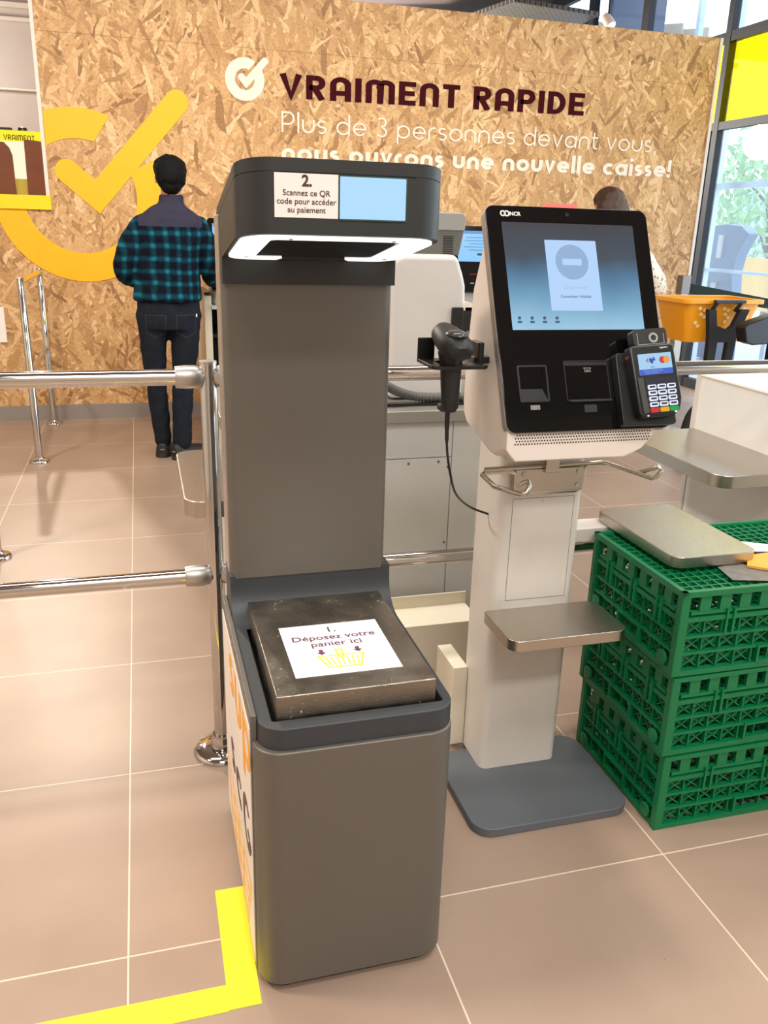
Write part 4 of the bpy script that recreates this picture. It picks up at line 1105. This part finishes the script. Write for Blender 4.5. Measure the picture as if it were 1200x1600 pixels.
wall_station(.375, 'white sided counter beside the man in the plaid jacket', 'checkout screen half hidden by the man in the plaid jacket')
wall_station(1.985, 'wall counter between the tilted touch screen and the grey display, mostly hidden', 'checkout screen with black frame between the grey display and the tilted touch screen')
# white bag on the worktop by the man
single('paper_bag', MB().prism(rr(.445, .60, 5.46, 5.56, .02, 4), .886, .975), mat('white_bag', (200, 196, 196), .6), 'small white packet on the counter in front of the man', 'packet', (.5, 5.5, .886), bevel=.006)

# ================================================================== BASKET TROLLEY, STANCHION
T = Thing('shopping_basket_trolley', 'orange yellow shopping basket on black trolley legs near the windows', 'shopping basket', (3.4, 4.62, 0))
def basket_ring(z, g): return [(a, b, z) for a, b in rr(3.13 + .06 * g, 3.66 - .06 * g, 4.46 + .04 * g, 4.80 - .04 * g, .04, 5)]
bb = MB()
bk_o = [basket_ring(1.0, 0), basket_ring(.76, 1)]
bb.loft(bk_o, cap=False); bb.add(bk_o[1], [tuple(range(len(bk_o[1])))])
bo = T.part('basket', bb, M['basket'], smooth=40)
so = bo.modifiers.new('wall', 'SOLIDIFY'); so.thickness = .006
T.part('rim', MB().ring(rr(3.11, 3.68, 4.44, 4.82, .045, 5), rr(3.135, 3.655, 4.465, 4.795, .04, 5), .992, 1.018), M['basket'], bo, bevel=.004)
hl = MB()
for (cx, cz) in ((3.23, .965), (3.265, .955), (3.245, .93), (3.27, .915), (3.40, .965), (3.43, .955), (3.415, .93), (3.44, .91), (3.425, .885), (3.54, .965), (3.565, .955), (3.545, .93), (3.57, .915), (3.555, .885), (3.53, .86), (3.24, .86), (3.22, .88)):
    yy = 4.46 + .04 * (1.0 - cz) / .24 - .002
    hl.prism([(cx + .013 * math.cos(k), cz + .011 * math.sin(k)) for k in [2 * PI * i / 12 for i in range(12)]], yy - .001, yy + .001, lambda a, b, z: (a, z, b))
baked(bo)
k0 = len(bo.data.vertices); nf = len(bo.data.polygons)
bv = [v.co.copy() for v in bo.data.vertices] + [v - T.loc for v in hl.v]; bf = [tuple(p.vertices) for p in bo.data.polygons] + [tuple(i + k0 for i in f) for f in hl.f]
me = bpy.data.meshes.new('basket'); me.from_pydata(bv, [], bf); me.materials.append(M['basket']); me.materials.append(mat('pale_hole_lining', (244, 206, 140), .6))
for i, p in enumerate(me.polygons): p.material_index = 1 if i >= nf else 0
me.shade_smooth(); me.set_sharp_from_angle(angle=rd(40)); bo.data = me
T.part('handle', MB().box(3.29, 3.50, 4.40, 4.43, 1.0, 1.02).bar((3.31, 4.415, 1.005), (3.295, 4.445, .95), .025, .02).bar((3.48, 4.415, 1.005), (3.46, 4.445, .95), .025, .02), M['black'], bevel=.003)
lgp = lambda pts: MB().prism(pts, 4.40, 4.435, lambda a, b, z: (a, z, b))
T.part('leg_frame', lgp([(3.245, .965), (3.30, .965), (3.32, .87), (3.40, .845), (3.43, .87), (3.47, .965), (3.535, .965), (3.47, .80), (3.455, .55), (3.405, .55), (3.41, .77), (3.34, .77), (3.335, .55), (3.285, .55), (3.275, .8)]), M['matt_black'], bevel=.003)
T.part('leg', MB().bar((3.31, 4.42, .56), (3.16, 4.30, .08), .05, .05), M['matt_black'])
T.part('leg', MB().bar((3.43, 4.42, .56), (3.62, 4.30, .08), .05, .05), M['matt_black'])
T.part('wheel', MB().lathe([(.001, -.02), (.05, -.02), (.06, -.01), (.06, .01), (.05, .02), (.001, .02)], (3.16, 4.30, .06), (1, 0, 0), 20), M['matt_black'])
T.part('wheel', MB().lathe([(.001, -.02), (.05, -.02), (.06, -.01), (.06, .01), (.05, .02), (.001, .02)], (3.62, 4.30, .06), (1, 0, 0), 20), M['matt_black'])
T.part('lower_arch', MB().tube(spline([Vector((3.16, 4.36, .10)), Vector((3.2, 4.36, .34)), Vector((3.36, 4.36, .43)), Vector((3.55, 4.36, .36)), Vector((3.62, 4.36, .1))]), .03, 10), M['matt_black'])
T2 = Thing('folded_trolley_handle', 'thick black trolley grip pointing down left at the right edge of the photo', 'trolley handle', (3.6, 4.2, 0))
T2.part('grip', MB().prism([(3.325, .885), (3.345, .905), (3.54, .965), (3.7, 1.0), (3.7, .80), (3.40, .785), (3.35, .80)], 4.16, 4.25, lambda a, b, z: (a, z, b)), M['black'], bevel=.008)
T2.part('post', MB().box(3.56, 3.62, 4.18, 4.24, 0, .8), M['matt_black'])

Sn = Thing('belt_stanchion', 'steel stanchion post with dark green belt behind the orange yellow basket', 'stanchion', (3.67, 5.3, 0))
Sn.part('post', MB().box(3.64, 3.70, 5.27, 5.33, .02, 1.09), mat('brushed_post', (168, 160, 152), .4, .7), bevel=.004)
Sn.part('head', MB().box(3.635, 3.705, 5.265, 5.335, .99, 1.115), mat('stanchion_head', (120, 116, 112), .4, .5), bevel=.004)
Sn.part('belt', MB().bar((3.70, 5.3, 1.03), (4.15, 5.0, .95), .006, .066, (0, 0, 1)).bar((4.15, 5.0, .95), (4.6, 4.7, .9), .006, .066, (0, 0, 1)), M['belt'])
Sn.part('foot', MB().lathe([(.16, 0), (.16, .012), (.05, .025)], (3.67, 5.3, 0), n=32), M['satin'])

# ================================================================== PEOPLE
def tube_pts(mb, pts, rs, n=14):
    """limb with rounded ends"""
    P = spline([Vector(p) for p in pts], 6); k = len(P); R_ = []
    for i in range(k):
        s = i / (k - 1) * (len(rs) - 1); a = int(min(s, len(rs) - 2)); R_.append(rs[a] + (rs[a + 1] - rs[a]) * (s - a))
    mb.tube(P, R_, n); mb.ell(P[0], (R_[0],) * 3, 12, 8); mb.ell(P[-1], (R_[-1],) * 3, 12, 8)
    return mb


def torso(mb, rings, n=24):
    mb.loft([[(cx + rx * math.cos(2 * PI * k / n), cy + ry * math.sin(2 * PI * k / n), z) for k in range(n)] for (cx, cy, z, rx, ry) in rings]); return mb


def hand(mb, wrist, d, up, side):
    """palm, four bent fingers of different length and a thumb"""
    w = Vector(wrist); d = Vector(d).normalized(); s = d.cross(Vector(up)).normalized() * side; u = s.cross(d).normalized() * side
    if u.z < 0: u = -u
    mb.tube([w - d * .02, w + d * .03, w + d * .07, w + d * .09], [.024, .027, .030, .022], 12)
    for i, (o, L_) in enumerate(((-.027, .066), (-.009, .078), (.009, .072), (.026, .055))):
        b = w + d * .08 + s * o
        mb.tube([b - d * .02, b + d * L_ * .45 + u * .004, b + d * L_ * .78 - u * .008, b + d * L_ * .95 - u * .026], [.0095, .009, .008, .0065], 8)
    b = w + d * .025 - s * .026
    mb.tube([b, b + d * .025 - s * .022 - u * .004, b + d * .05 - s * .03 - u * .012], [.011, .0105, .008], 8)


def remeshed(o, vox, smooth=6, disp=None):
    r_ = o.modifiers.new('skin', 'REMESH'); r_.mode = 'VOXEL'; r_.voxel_size = vox; r_.use_smooth_shade = True
    s_ = o.modifiers.new('smooth', 'SMOOTH'); s_.factor = .5; s_.iterations = smooth
    if disp:
        tx_ = bpy.data.textures.new('folds', 'CLOUDS'); tx_.noise_scale = disp[1]; tx_.noise_depth = 2
        d_ = o.modifiers.new('folds', 'DISPLACE'); d_.texture = tx_; d_.strength = disp[0]; d_.mid_level = .5; d_.texture_coords = 'LOCAL'
    baked(o); o.data.shade_smooth(); return o


def head_mb(mb, c, yaw=0.0, tilt=0.0):
    """skull, jaw, nose, brow, ears, lips; faces +Y before yaw"""
    h = MB()
    h.ell((0, -.008, .025), (.074, .093, .098), 24, 16)
    h.ell((0, .022, -.045), (.058, .066, .07), 20, 12)
    h.ell((0, .055, -.092), (.03, .03, .025), 14, 8)
    h.loft([[(.011 * s * math.cos(2 * PI * k / 10), .085 + y + .012 * s * math.sin(2 * PI * k / 10), z) for k in range(10)] for (s, y, z) in ((.5, -.004, .03), (.8, .004, .012), (1.25, .012, -.012), (1.35, .01, -.02), (.7, 0, -.028))])
    h.ell((0, .082, -.052), (.024, .012, .006), 12, 6).ell((0, .08, -.062), (.02, .012, .007), 12, 6)
    for s in (-1, 1):
        h.ell((s * .03, .076, .036), (.024, .014, .008), 12, 6)
        h.ell((s * .03, .074, .018), (.013, .010, .009), 12, 6)
        h.ell((s * .076, -.008, -.002), (.010, .018, .032), 12, 8)
    m = Matrix.Translation(c) @ Euler((tilt, 0, yaw)).to_matrix().to_4x4()
    return mb.join(h.mat4(m))


# --- man in plaid jacket
mo = (.15, 5.15, 0)
Pm = Thing('person', 'person in teal plaid jacket and dark jeans, back turned, at the wall screen', 'person', mo)
Wd = lambda x, y, z: (x, y, z)
bd = MB()
head_mb(bd, Vector((.2, 5.17, 1.598)), rd(-14), rd(-8))
tube_pts(bd, [(.2, 5.155, 1.56), (.197, 5.145, 1.49), (.19, 5.14, 1.42)], [.056, .055, .075])
torso(bd, [(.155, 5.15, .86, .12, .08), (.155, 5.15, .95, .15, .09), (.16, 5.15, 1.12, .145, .085), (.175, 5.15, 1.3, .155, .085), (.185, 5.145, 1.40, .13, .07), (.19, 5.145, 1.44, .06, .05)])
LA = [(.035, 5.15, 1.345), (-.035, 5.13, 1.24), (-.072, 5.14, 1.105), (-.02, 5.28, 1.055), (.06, 5.42, 1.05)]
RA = [(.335, 5.15, 1.34), (.388, 5.15, 1.235), (.41, 5.20, 1.105), (.425, 5.33, 1.06), (.44, 5.46, 1.045)]
tube_pts(bd, LA, [.045, .042, .036, .032, .026]); tube_pts(bd, RA, [.045, .042, .036, .032, .026])
hand(bd, LA[-1], (.4, .9, -.05), (0, 0, 1), 1); hand(bd, RA[-1], (.1, .95, -.08), (0, 0, 1), -1)
LL = [(.072, 5.15, .90), (.056, 5.16, .68), (.060, 5.18, .47), (.070, 5.19, .28), (.080, 5.20, .07)]
RL = [(.240, 5.15, .90), (.236, 5.15, .68), (.216, 5.155, .46), (.202, 5.14, .28), (.188, 5.13, .07)]
tube_pts(bd, LL, [.062, .054, .042, .038, .032]); tube_pts(bd, RL, [.062, .054, .042, .038, .032])
remeshed(Pm.part('body', bd, M['skin']), .0075, 3)
jk = MB()
torso(jk, [(.153, 5.15, .935, .186, .128), (.153, 5.15, .95, .196, .136), (.153, 5.15, 1.0, .188, .132), (.156, 5.15, 1.12, .184, .128), (.168, 5.15, 1.24, .194, .130), (.178, 5.148, 1.33, .208, .126), (.184, 5.146, 1.385, .185, .108), (.190, 5.146, 1.43, .125, .09), (.197, 5.148, 1.465, .072, .072), (.2, 5.15, 1.5, .068, .07), (.2, 5.15, 1.515, .066, .068)], 28)
tube_pts(jk, LA, [.066, .068, .066, .056, .046]); tube_pts(jk, RA[:-1] + [(.438, 5.43, 1.05)], [.066, .068, .066, .056, .046])
remeshed(Pm.part('jacket', jk, M['plaid']), .009, 5, (.02, .07))
tz = MB()
torso(tz, [(.153, 5.15, .78, .180, .112), (.153, 5.15, .86, .184, .118), (.153, 5.15, .97, .172, .112)], 24)
tube_pts(tz, [(.072, 5.15, .86), (.056, 5.16, .68), (.060, 5.18, .46), (.070, 5.19, .28), (.080, 5.20, .10)], [.098, .076, .060, .056, .052])
tube_pts(tz, [(.240, 5.15, .86), (.236, 5.15, .68), (.216, 5.155, .46), (.202, 5.14, .28), (.190, 5.13, .10)], [.10, .080, .064, .060, .058])
trz = remeshed(Pm.part('trousers', tz, M['jeans']), .009, 5, (.014, .06))
stm = mat('pale_stitching', (66, 64, 62), .8)
for (x0, s) in ((.075, -1), (.245, 1)):
    pk = MB()
    nx, nz = 10, 12; ax, az = x0 - .055, .735
    outl = [(0, .13), (.11, .13), (.108, .03), (.055, 0), (.002, .03), (0, .13)]
    for a, b in zip(outl[:-1], outl[1:]):
        for k in range(12):
            q0 = Vector(a).lerp(Vector(b), k / 12); q1 = Vector(a).lerp(Vector(b), (k + 1) / 12)
            pk.bar((ax + q0[0], 5.0, az + q0[1]), (ax + q1[0], 5.0, az + q1[1]), .002, .002, (0, 1, 0))
    o = Pm.part('pocket_seam', pk, stm, trz)
    w_ = o.modifiers.new('fit', 'SHRINKWRAP'); w_.target = trz; w_.wrap_method = 'PROJECT'; w_.use_project_y = True; w_.use_project_x = False; w_.use_project_z = False
    w_.use_positive_direction = True; w_.offset = .0012; baked(o)
Pm.part('pocket_tag', MB().box(.302, .308, 5.055, 5.06, .855, .872), M['paper'], trz)
hrm = MB()
hrm.ell((.2, 5.148, 1.645), (.090, .108, .078), 24, 14).ell((.2, 5.115, 1.61), (.086, .078, .085), 22, 14).ell((.2, 5.10, 1.57), (.066, .05, .06), 18, 12)
hh = remeshed(Pm.part('hair', hrm, M['hair_black']), .007, 3, (.018, .035))
def shoe(th, heel, yaw, name='shoe'):
    m = Matrix.Translation(heel) @ Matrix.Rotation(yaw, 4, 'Z')
    up = MB()
    up.loft([[(w * math.cos(a), y, max(h * math.sin(a), 0) + .024) for a in [PI * k / 12 for k in range(13)]] for (y, w, h) in ((-.035, .02, .05), (-.03, .036, .07), (.0, .043, .085), (.05, .044, .075), (.10, .046, .055), (.16, .05, .045), (.2, .046, .038), (.225, .03, .025), (.232, .012, .01))])
    o = th.part(name, up.mat4(m), M['shoe'], smooth=60)
    so_ = MB().prism([(-.02, -.038), (.02, -.038), (.044, -.01), (.044, .06), (.052, .16), (.045, .21), (.025, .236), (-.025, .236), (-.045, .21), (-.052, .16), (-.044, .06), (-.044, -.01)], 0, .026)
    th.part('sole', so_.mat4(m), M['sole'], o)
    th.part('heel_tab', MB().box(-.012, .012, -.039, -.034, .05, .056).mat4(m), mat('pale_heel_tab', (130, 128, 126), .6), o)
shoe(Pm, (.076, 5.185, 0), rd(-6)); shoe(Pm, (.165, 5.105, 0), rd(-48))

# --- woman by the tilted screen
wo_ = (2.85, 5.0, 0)
Wm = Thing('person', 'person with brown hair and white patterned top behind the tilted touch screen', 'person', wo_)
bd = MB(); X = 2.85; Yw = 5.0
head_mb(bd, Vector((X, Yw + .02, 1.535)), 0, rd(-10))
tube_pts(bd, [(X, Yw + .0, 1.5), (X, Yw, 1.42), (X, Yw, 1.36)], [.05, .05, .07])
torso(bd, [(X, Yw, .82, .13, .09), (X, Yw, .9, .16, .1), (X, Yw, 1.05, .13, .085), (X, Yw, 1.22, .15, .09), (X, Yw, 1.33, .13, .07), (X, Yw, 1.38, .06, .05)])
RA2 = [(X + .165, Yw, 1.315), (X + .27, Yw - .02, 1.20), (X + .385, Yw + .0, 1.04), (X + .33, Yw + .13, .99), (X + .22, Yw + .24, 1.0)]
LA2 = [(X - .165, Yw, 1.315), (X - .22, Yw, 1.2), (X - .25, Yw + .02, 1.06), (X - .2, Yw + .16, 1.02), (X - .1, Yw + .28, 1.02)]
tube_pts(bd, RA2, [.04, .038, .032, .028, .022]); tube_pts(bd, LA2, [.04, .038, .032, .028, .022])
hand(bd, RA2[-1], (-.5, .85, -.05), (0, 0, 1), -1); hand(bd, LA2[-1], (.5, .85, -.05), (0, 0, 1), 1)
for sx in (-1, 1): tube_pts(bd, [(X + sx * .085, Yw, .86), (X + sx * .085, Yw, .66), (X + sx * .08, Yw + .01, .45), (X + sx * .08, Yw - .01, .26), (X + sx * .08, Yw - .02, .07)], [.075, .062, .045, .042, .032])
remeshed(Wm.part('body', bd, M['skin']), .0075, 3)
def flecked():
    m, nt, p = base('white_fabric_with_grey_flecks')
    tc = nt.nodes.new('ShaderNodeTexCoord'); v = nt.nodes.new('ShaderNodeTexVoronoi'); v.inputs['Scale'].default_value = 42
    nt.links.new(tc.outputs['Object'], v.inputs['Vector'])
    sep = nt.nodes.new('ShaderNodeSeparateXYZ'); nt.links.new(tc.outputs['Object'], sep.inputs[0])
    n = nt.nodes.new('ShaderNodeTexNoise'); n.inputs['Scale'].default_value = 6; nt.links.new(tc.outputs['Object'], n.inputs['Vector'])
    th_ = math_node(nt, 'MULTIPLY', n.outputs['Fac'], .62)
    f = math_node(nt, 'LESS_THAN', v.outputs['Distance'], th_)
    mx = nt.nodes.new('ShaderNodeMix'); mx.data_type = 'RGBA'; nt.links.new(f, mx.inputs[0])
    mx.inputs[6].default_value = srgb(226, 216, 200); mx.inputs[7].default_value = srgb(140, 146, 150)
    nt.links.new(mx.outputs[2], p.inputs['Base Color']); p.inputs['Roughness'].default_value = .9
    return m
tp = MB()
torso(tp, [(X, Yw, .84, .19, .13), (X, Yw, 1.0, .175, .12), (X, Yw, 1.2, .185, .122), (X, Yw, 1.31, .17, .1), (X, Yw, 1.37, .09, .075)], 26)
tube_pts(tp, RA2[:-1] + [(X + .25, Yw + .21, 1.0)], [.075, .085, .088, .075, .055]); tube_pts(tp, LA2[:-1] + [(X - .13, Yw + .25, 1.02)], [.07, .07, .066, .058, .05])
remeshed(Wm.part('blouse', tp, flecked()), .01, 5, (.02, .08))
tz = MB(); torso(tz, [(X, Yw, .76, .18, .115), (X, Yw, .84, .185, .12), (X, Yw, .92, .17, .11)], 24)
for sx in (-1, 1): tube_pts(tz, [(X + sx * .088, Yw, .82), (X + sx * .086, Yw, .66), (X + sx * .08, Yw + .01, .45), (X + sx * .08, Yw - .01, .26), (X + sx * .08, Yw - .02, .1)], [.096, .08, .06, .055, .05])
remeshed(Wm.part('trousers', tz, M['jeans']), .011, 4)
hrm = MB(); hrm.ell((X, Yw, 1.575), (.092, .11, .08), 24, 14).ell((X, Yw - .05, 1.50), (.112, .07, .12), 22, 14).ell((X, Yw - .07, 1.38), (.135, .05, .15), 22, 14)
remeshed(Wm.part('hair', hrm, M['hair_brown']), .009, 4, (.016, .04))
shoe(Wm, (X - .08, Yw - .04, 0), rd(4)); shoe(Wm, (X + .08, Yw - .04, 0), rd(-8))

# ================================================================== OUTSIDE THE WINDOWS
O = Thing('outside_ticket_machine', 'slate grey street machine standing outside the windows behind the basket', 'machine', (6.6, 8.4, 0))
O.part('cabinet', MB().prism([(8.3, 0), (8.86, 0), (8.86, 1.5), (8.6, 1.52), (8.36, 1.5), (8.22, 1.42), (8.36, 1.2), (8.40, 1.0), (8.34, .7)], 6.42, 6.56, lambda a, b, z: (z, a, b)), mat('slate_blue_paint', (86, 108, 134), .4), bevel=.01)
O.part('plate', MB().box(6.40, 6.42, 8.62, 8.7, 1.15, 1.40), M['panel_grey'])
O.part('plate', MB().box(6.40, 6.42, 8.64, 8.72, .68, .88), M['panel_grey'])
O2 = Thing('outside_banner', 'pale orange banner standing outside the windows above the belt', 'banner', (7.6, 9.0, 0))
O2.part('banner_cloth', MB().box(7.58, 7.60, 8.75, 9.72, .5, 1.14), mat('pale_orange_cloth', (250, 200, 110), .8))
O2.part('frame', MB().box(7.57, 7.62, 9.72, 9.77, 0, 1.3).box(7.57, 7.62, 8.7, 8.75, 0, 1.3), M['satin'])
en = MB()
for y in (8.35, 9.05, 7.2): en.box(6.0, 6.06, y - .03, y + .03, 0, 4)
en.box(6.0, 6.06, 6.0, 9.3, 1.86, 1.92).box(6.0, 6.06, 6.0, 9.3, 1.02, 1.05)
structure('window_2', en, mat('pale_blue_frame', (196, 212, 226), .4), shade=False)
def tree(x, y, h, label, seed):
    rnd = random.Random(seed)
    t_ = Thing('street_tree', label, 'tree', (x, y, 0))
    tr_ = MB().tube(spline([Vector((x, y, 0)), Vector((x + .05, y, h * .25)), Vector((x - .05, y + .1, h * .5)), Vector((x, y, h * .75))]), .07, 10)
    for k in range(5): tr_.tube([(x, y, h * (.3 + .08 * k)), (x + rnd.uniform(-.6, .6), y + rnd.uniform(-.6, .6), h * (.5 + .09 * k))], [.03, .012], 6)
    t_.part('trunk', tr_, mat('tree_bark', (104, 92, 78), .9), smooth=60)
    lf = MB()
    for k in range(1500):
        th, ph = rnd.uniform(0, 2 * PI), math.acos(rnd.uniform(-1, 1)); rr_ = rnd.uniform(.35, 1) ** .6
        c = Vector((x + 1.2 * rr_ * math.sin(ph) * math.cos(th), y + 1.2 * rr_ * math.sin(ph) * math.sin(th), h * .66 + h * .36 * rr_ * math.cos(ph)))
        e = Euler((rnd.uniform(0, 6), rnd.uniform(0, 6), rnd.uniform(0, 6))).to_matrix(); s = rnd.uniform(.05, .1)
        lf.add([c + e @ Vector(q) for q in ((-s, 0, 0), (0, -s * .5, .01), (s, 0, 0), (0, s * .5, .01))], [(0, 1, 2, 3)])
    t_.part('foliage', lf, mat('pale_green_leaves', (150, 190, 130), .6), shade=False)
tree(9.4, 11.4, 3.1, 'leafy green street tree outside behind the window frames', 3)
bb_ = Thing('far_house', 'pale house front far outside behind the tree', 'house', (15, 18, 0))
bb_.part('wall', MB().box(13, 13.5, 8, 30, 0, 3.2), mat('pale_render', (214, 212, 210), .9))
for k in range(4):
    w = bb_.part('window', MB().box(12.95, 13.0, 10 + k * 3, 11.2 + k * 3, 1, 2.4), mat('far_window', (150, 165, 180), .2))

# spotlight fixtures near the window
for i, (x, y, z, lab) in enumerate(((4.35, 8.0, 3.25, 'small white spotlight above the right part of the chipboard wall'), (4.6, 6.4, 3.25, 'white spotlight with bracket near the dark window post'))):
    Sp = Thing('ceiling_spotlight', lab, 'spotlight', (x, y, z))
    Sp.part('lamp', MB().lathe([(.03, -.07), (.045, -.06), (.05, .05), (.046, .06), (.001, .05)], (x, y, z), (.2, -.5, -.6), 20), M['white'])
    Sp.part('lens', MB().lathe([(.044, .056), (.04, .063), (.001, .066)], (x, y, z), (.2, -.5, -.6), 20), emat('warm_lamp_glow', (255, 236, 200), 3))
    Sp.part('stem', MB().tube([(x, y, z + .05), (x, y, 4.0)], .012, 8), M['black'])

# papers on top of the crates
sheet('leaflet', [(1.255, 1.475), (1.352, 1.447), (1.405, 1.495), (1.335, 1.56), (1.27, 1.55)], TZ, mat('grey_leaflet', (120, 116, 110), .6, var=.5, vscale=40), 'grey printed leaflet on the green crate under the steel shelf edge', 'leaflet')
pk_ = Thing('paper_packet', 'orange packet with dark label lying on the topmost green crate', 'packet', (1.42, 1.53, TZ))
pk_.part('sleeve', MB().prism([(1.335, 1.53), (1.40, 1.478), (1.56, 1.462), (1.56, 1.6), (1.38, 1.585)], TZ + .002, TZ + .009), mat('orange_packet', (232, 170, 70), .5), bevel=.001)
pk_.part('label', MB().prism([(1.375, 1.505), (1.41, 1.50), (1.422, 1.52), (1.39, 1.527)], TZ + .0092, TZ + .0098), M['paper'])
pk_.part('label', MB().prism([(1.41, 1.50), (1.45, 1.495), (1.462, 1.515), (1.422, 1.52)], TZ + .0092, TZ + .0098), mat('dark_plum_label', (62, 44, 70), .5))
sheet('receipt', [(1.372, 1.655), (1.395, 1.60), (1.52, 1.575), (1.53, 1.60), (1.40, 1.675)], TZ + .0101, M['paper'], 'curling white receipt on the green crate behind the orange packet', 'receipt', .002)
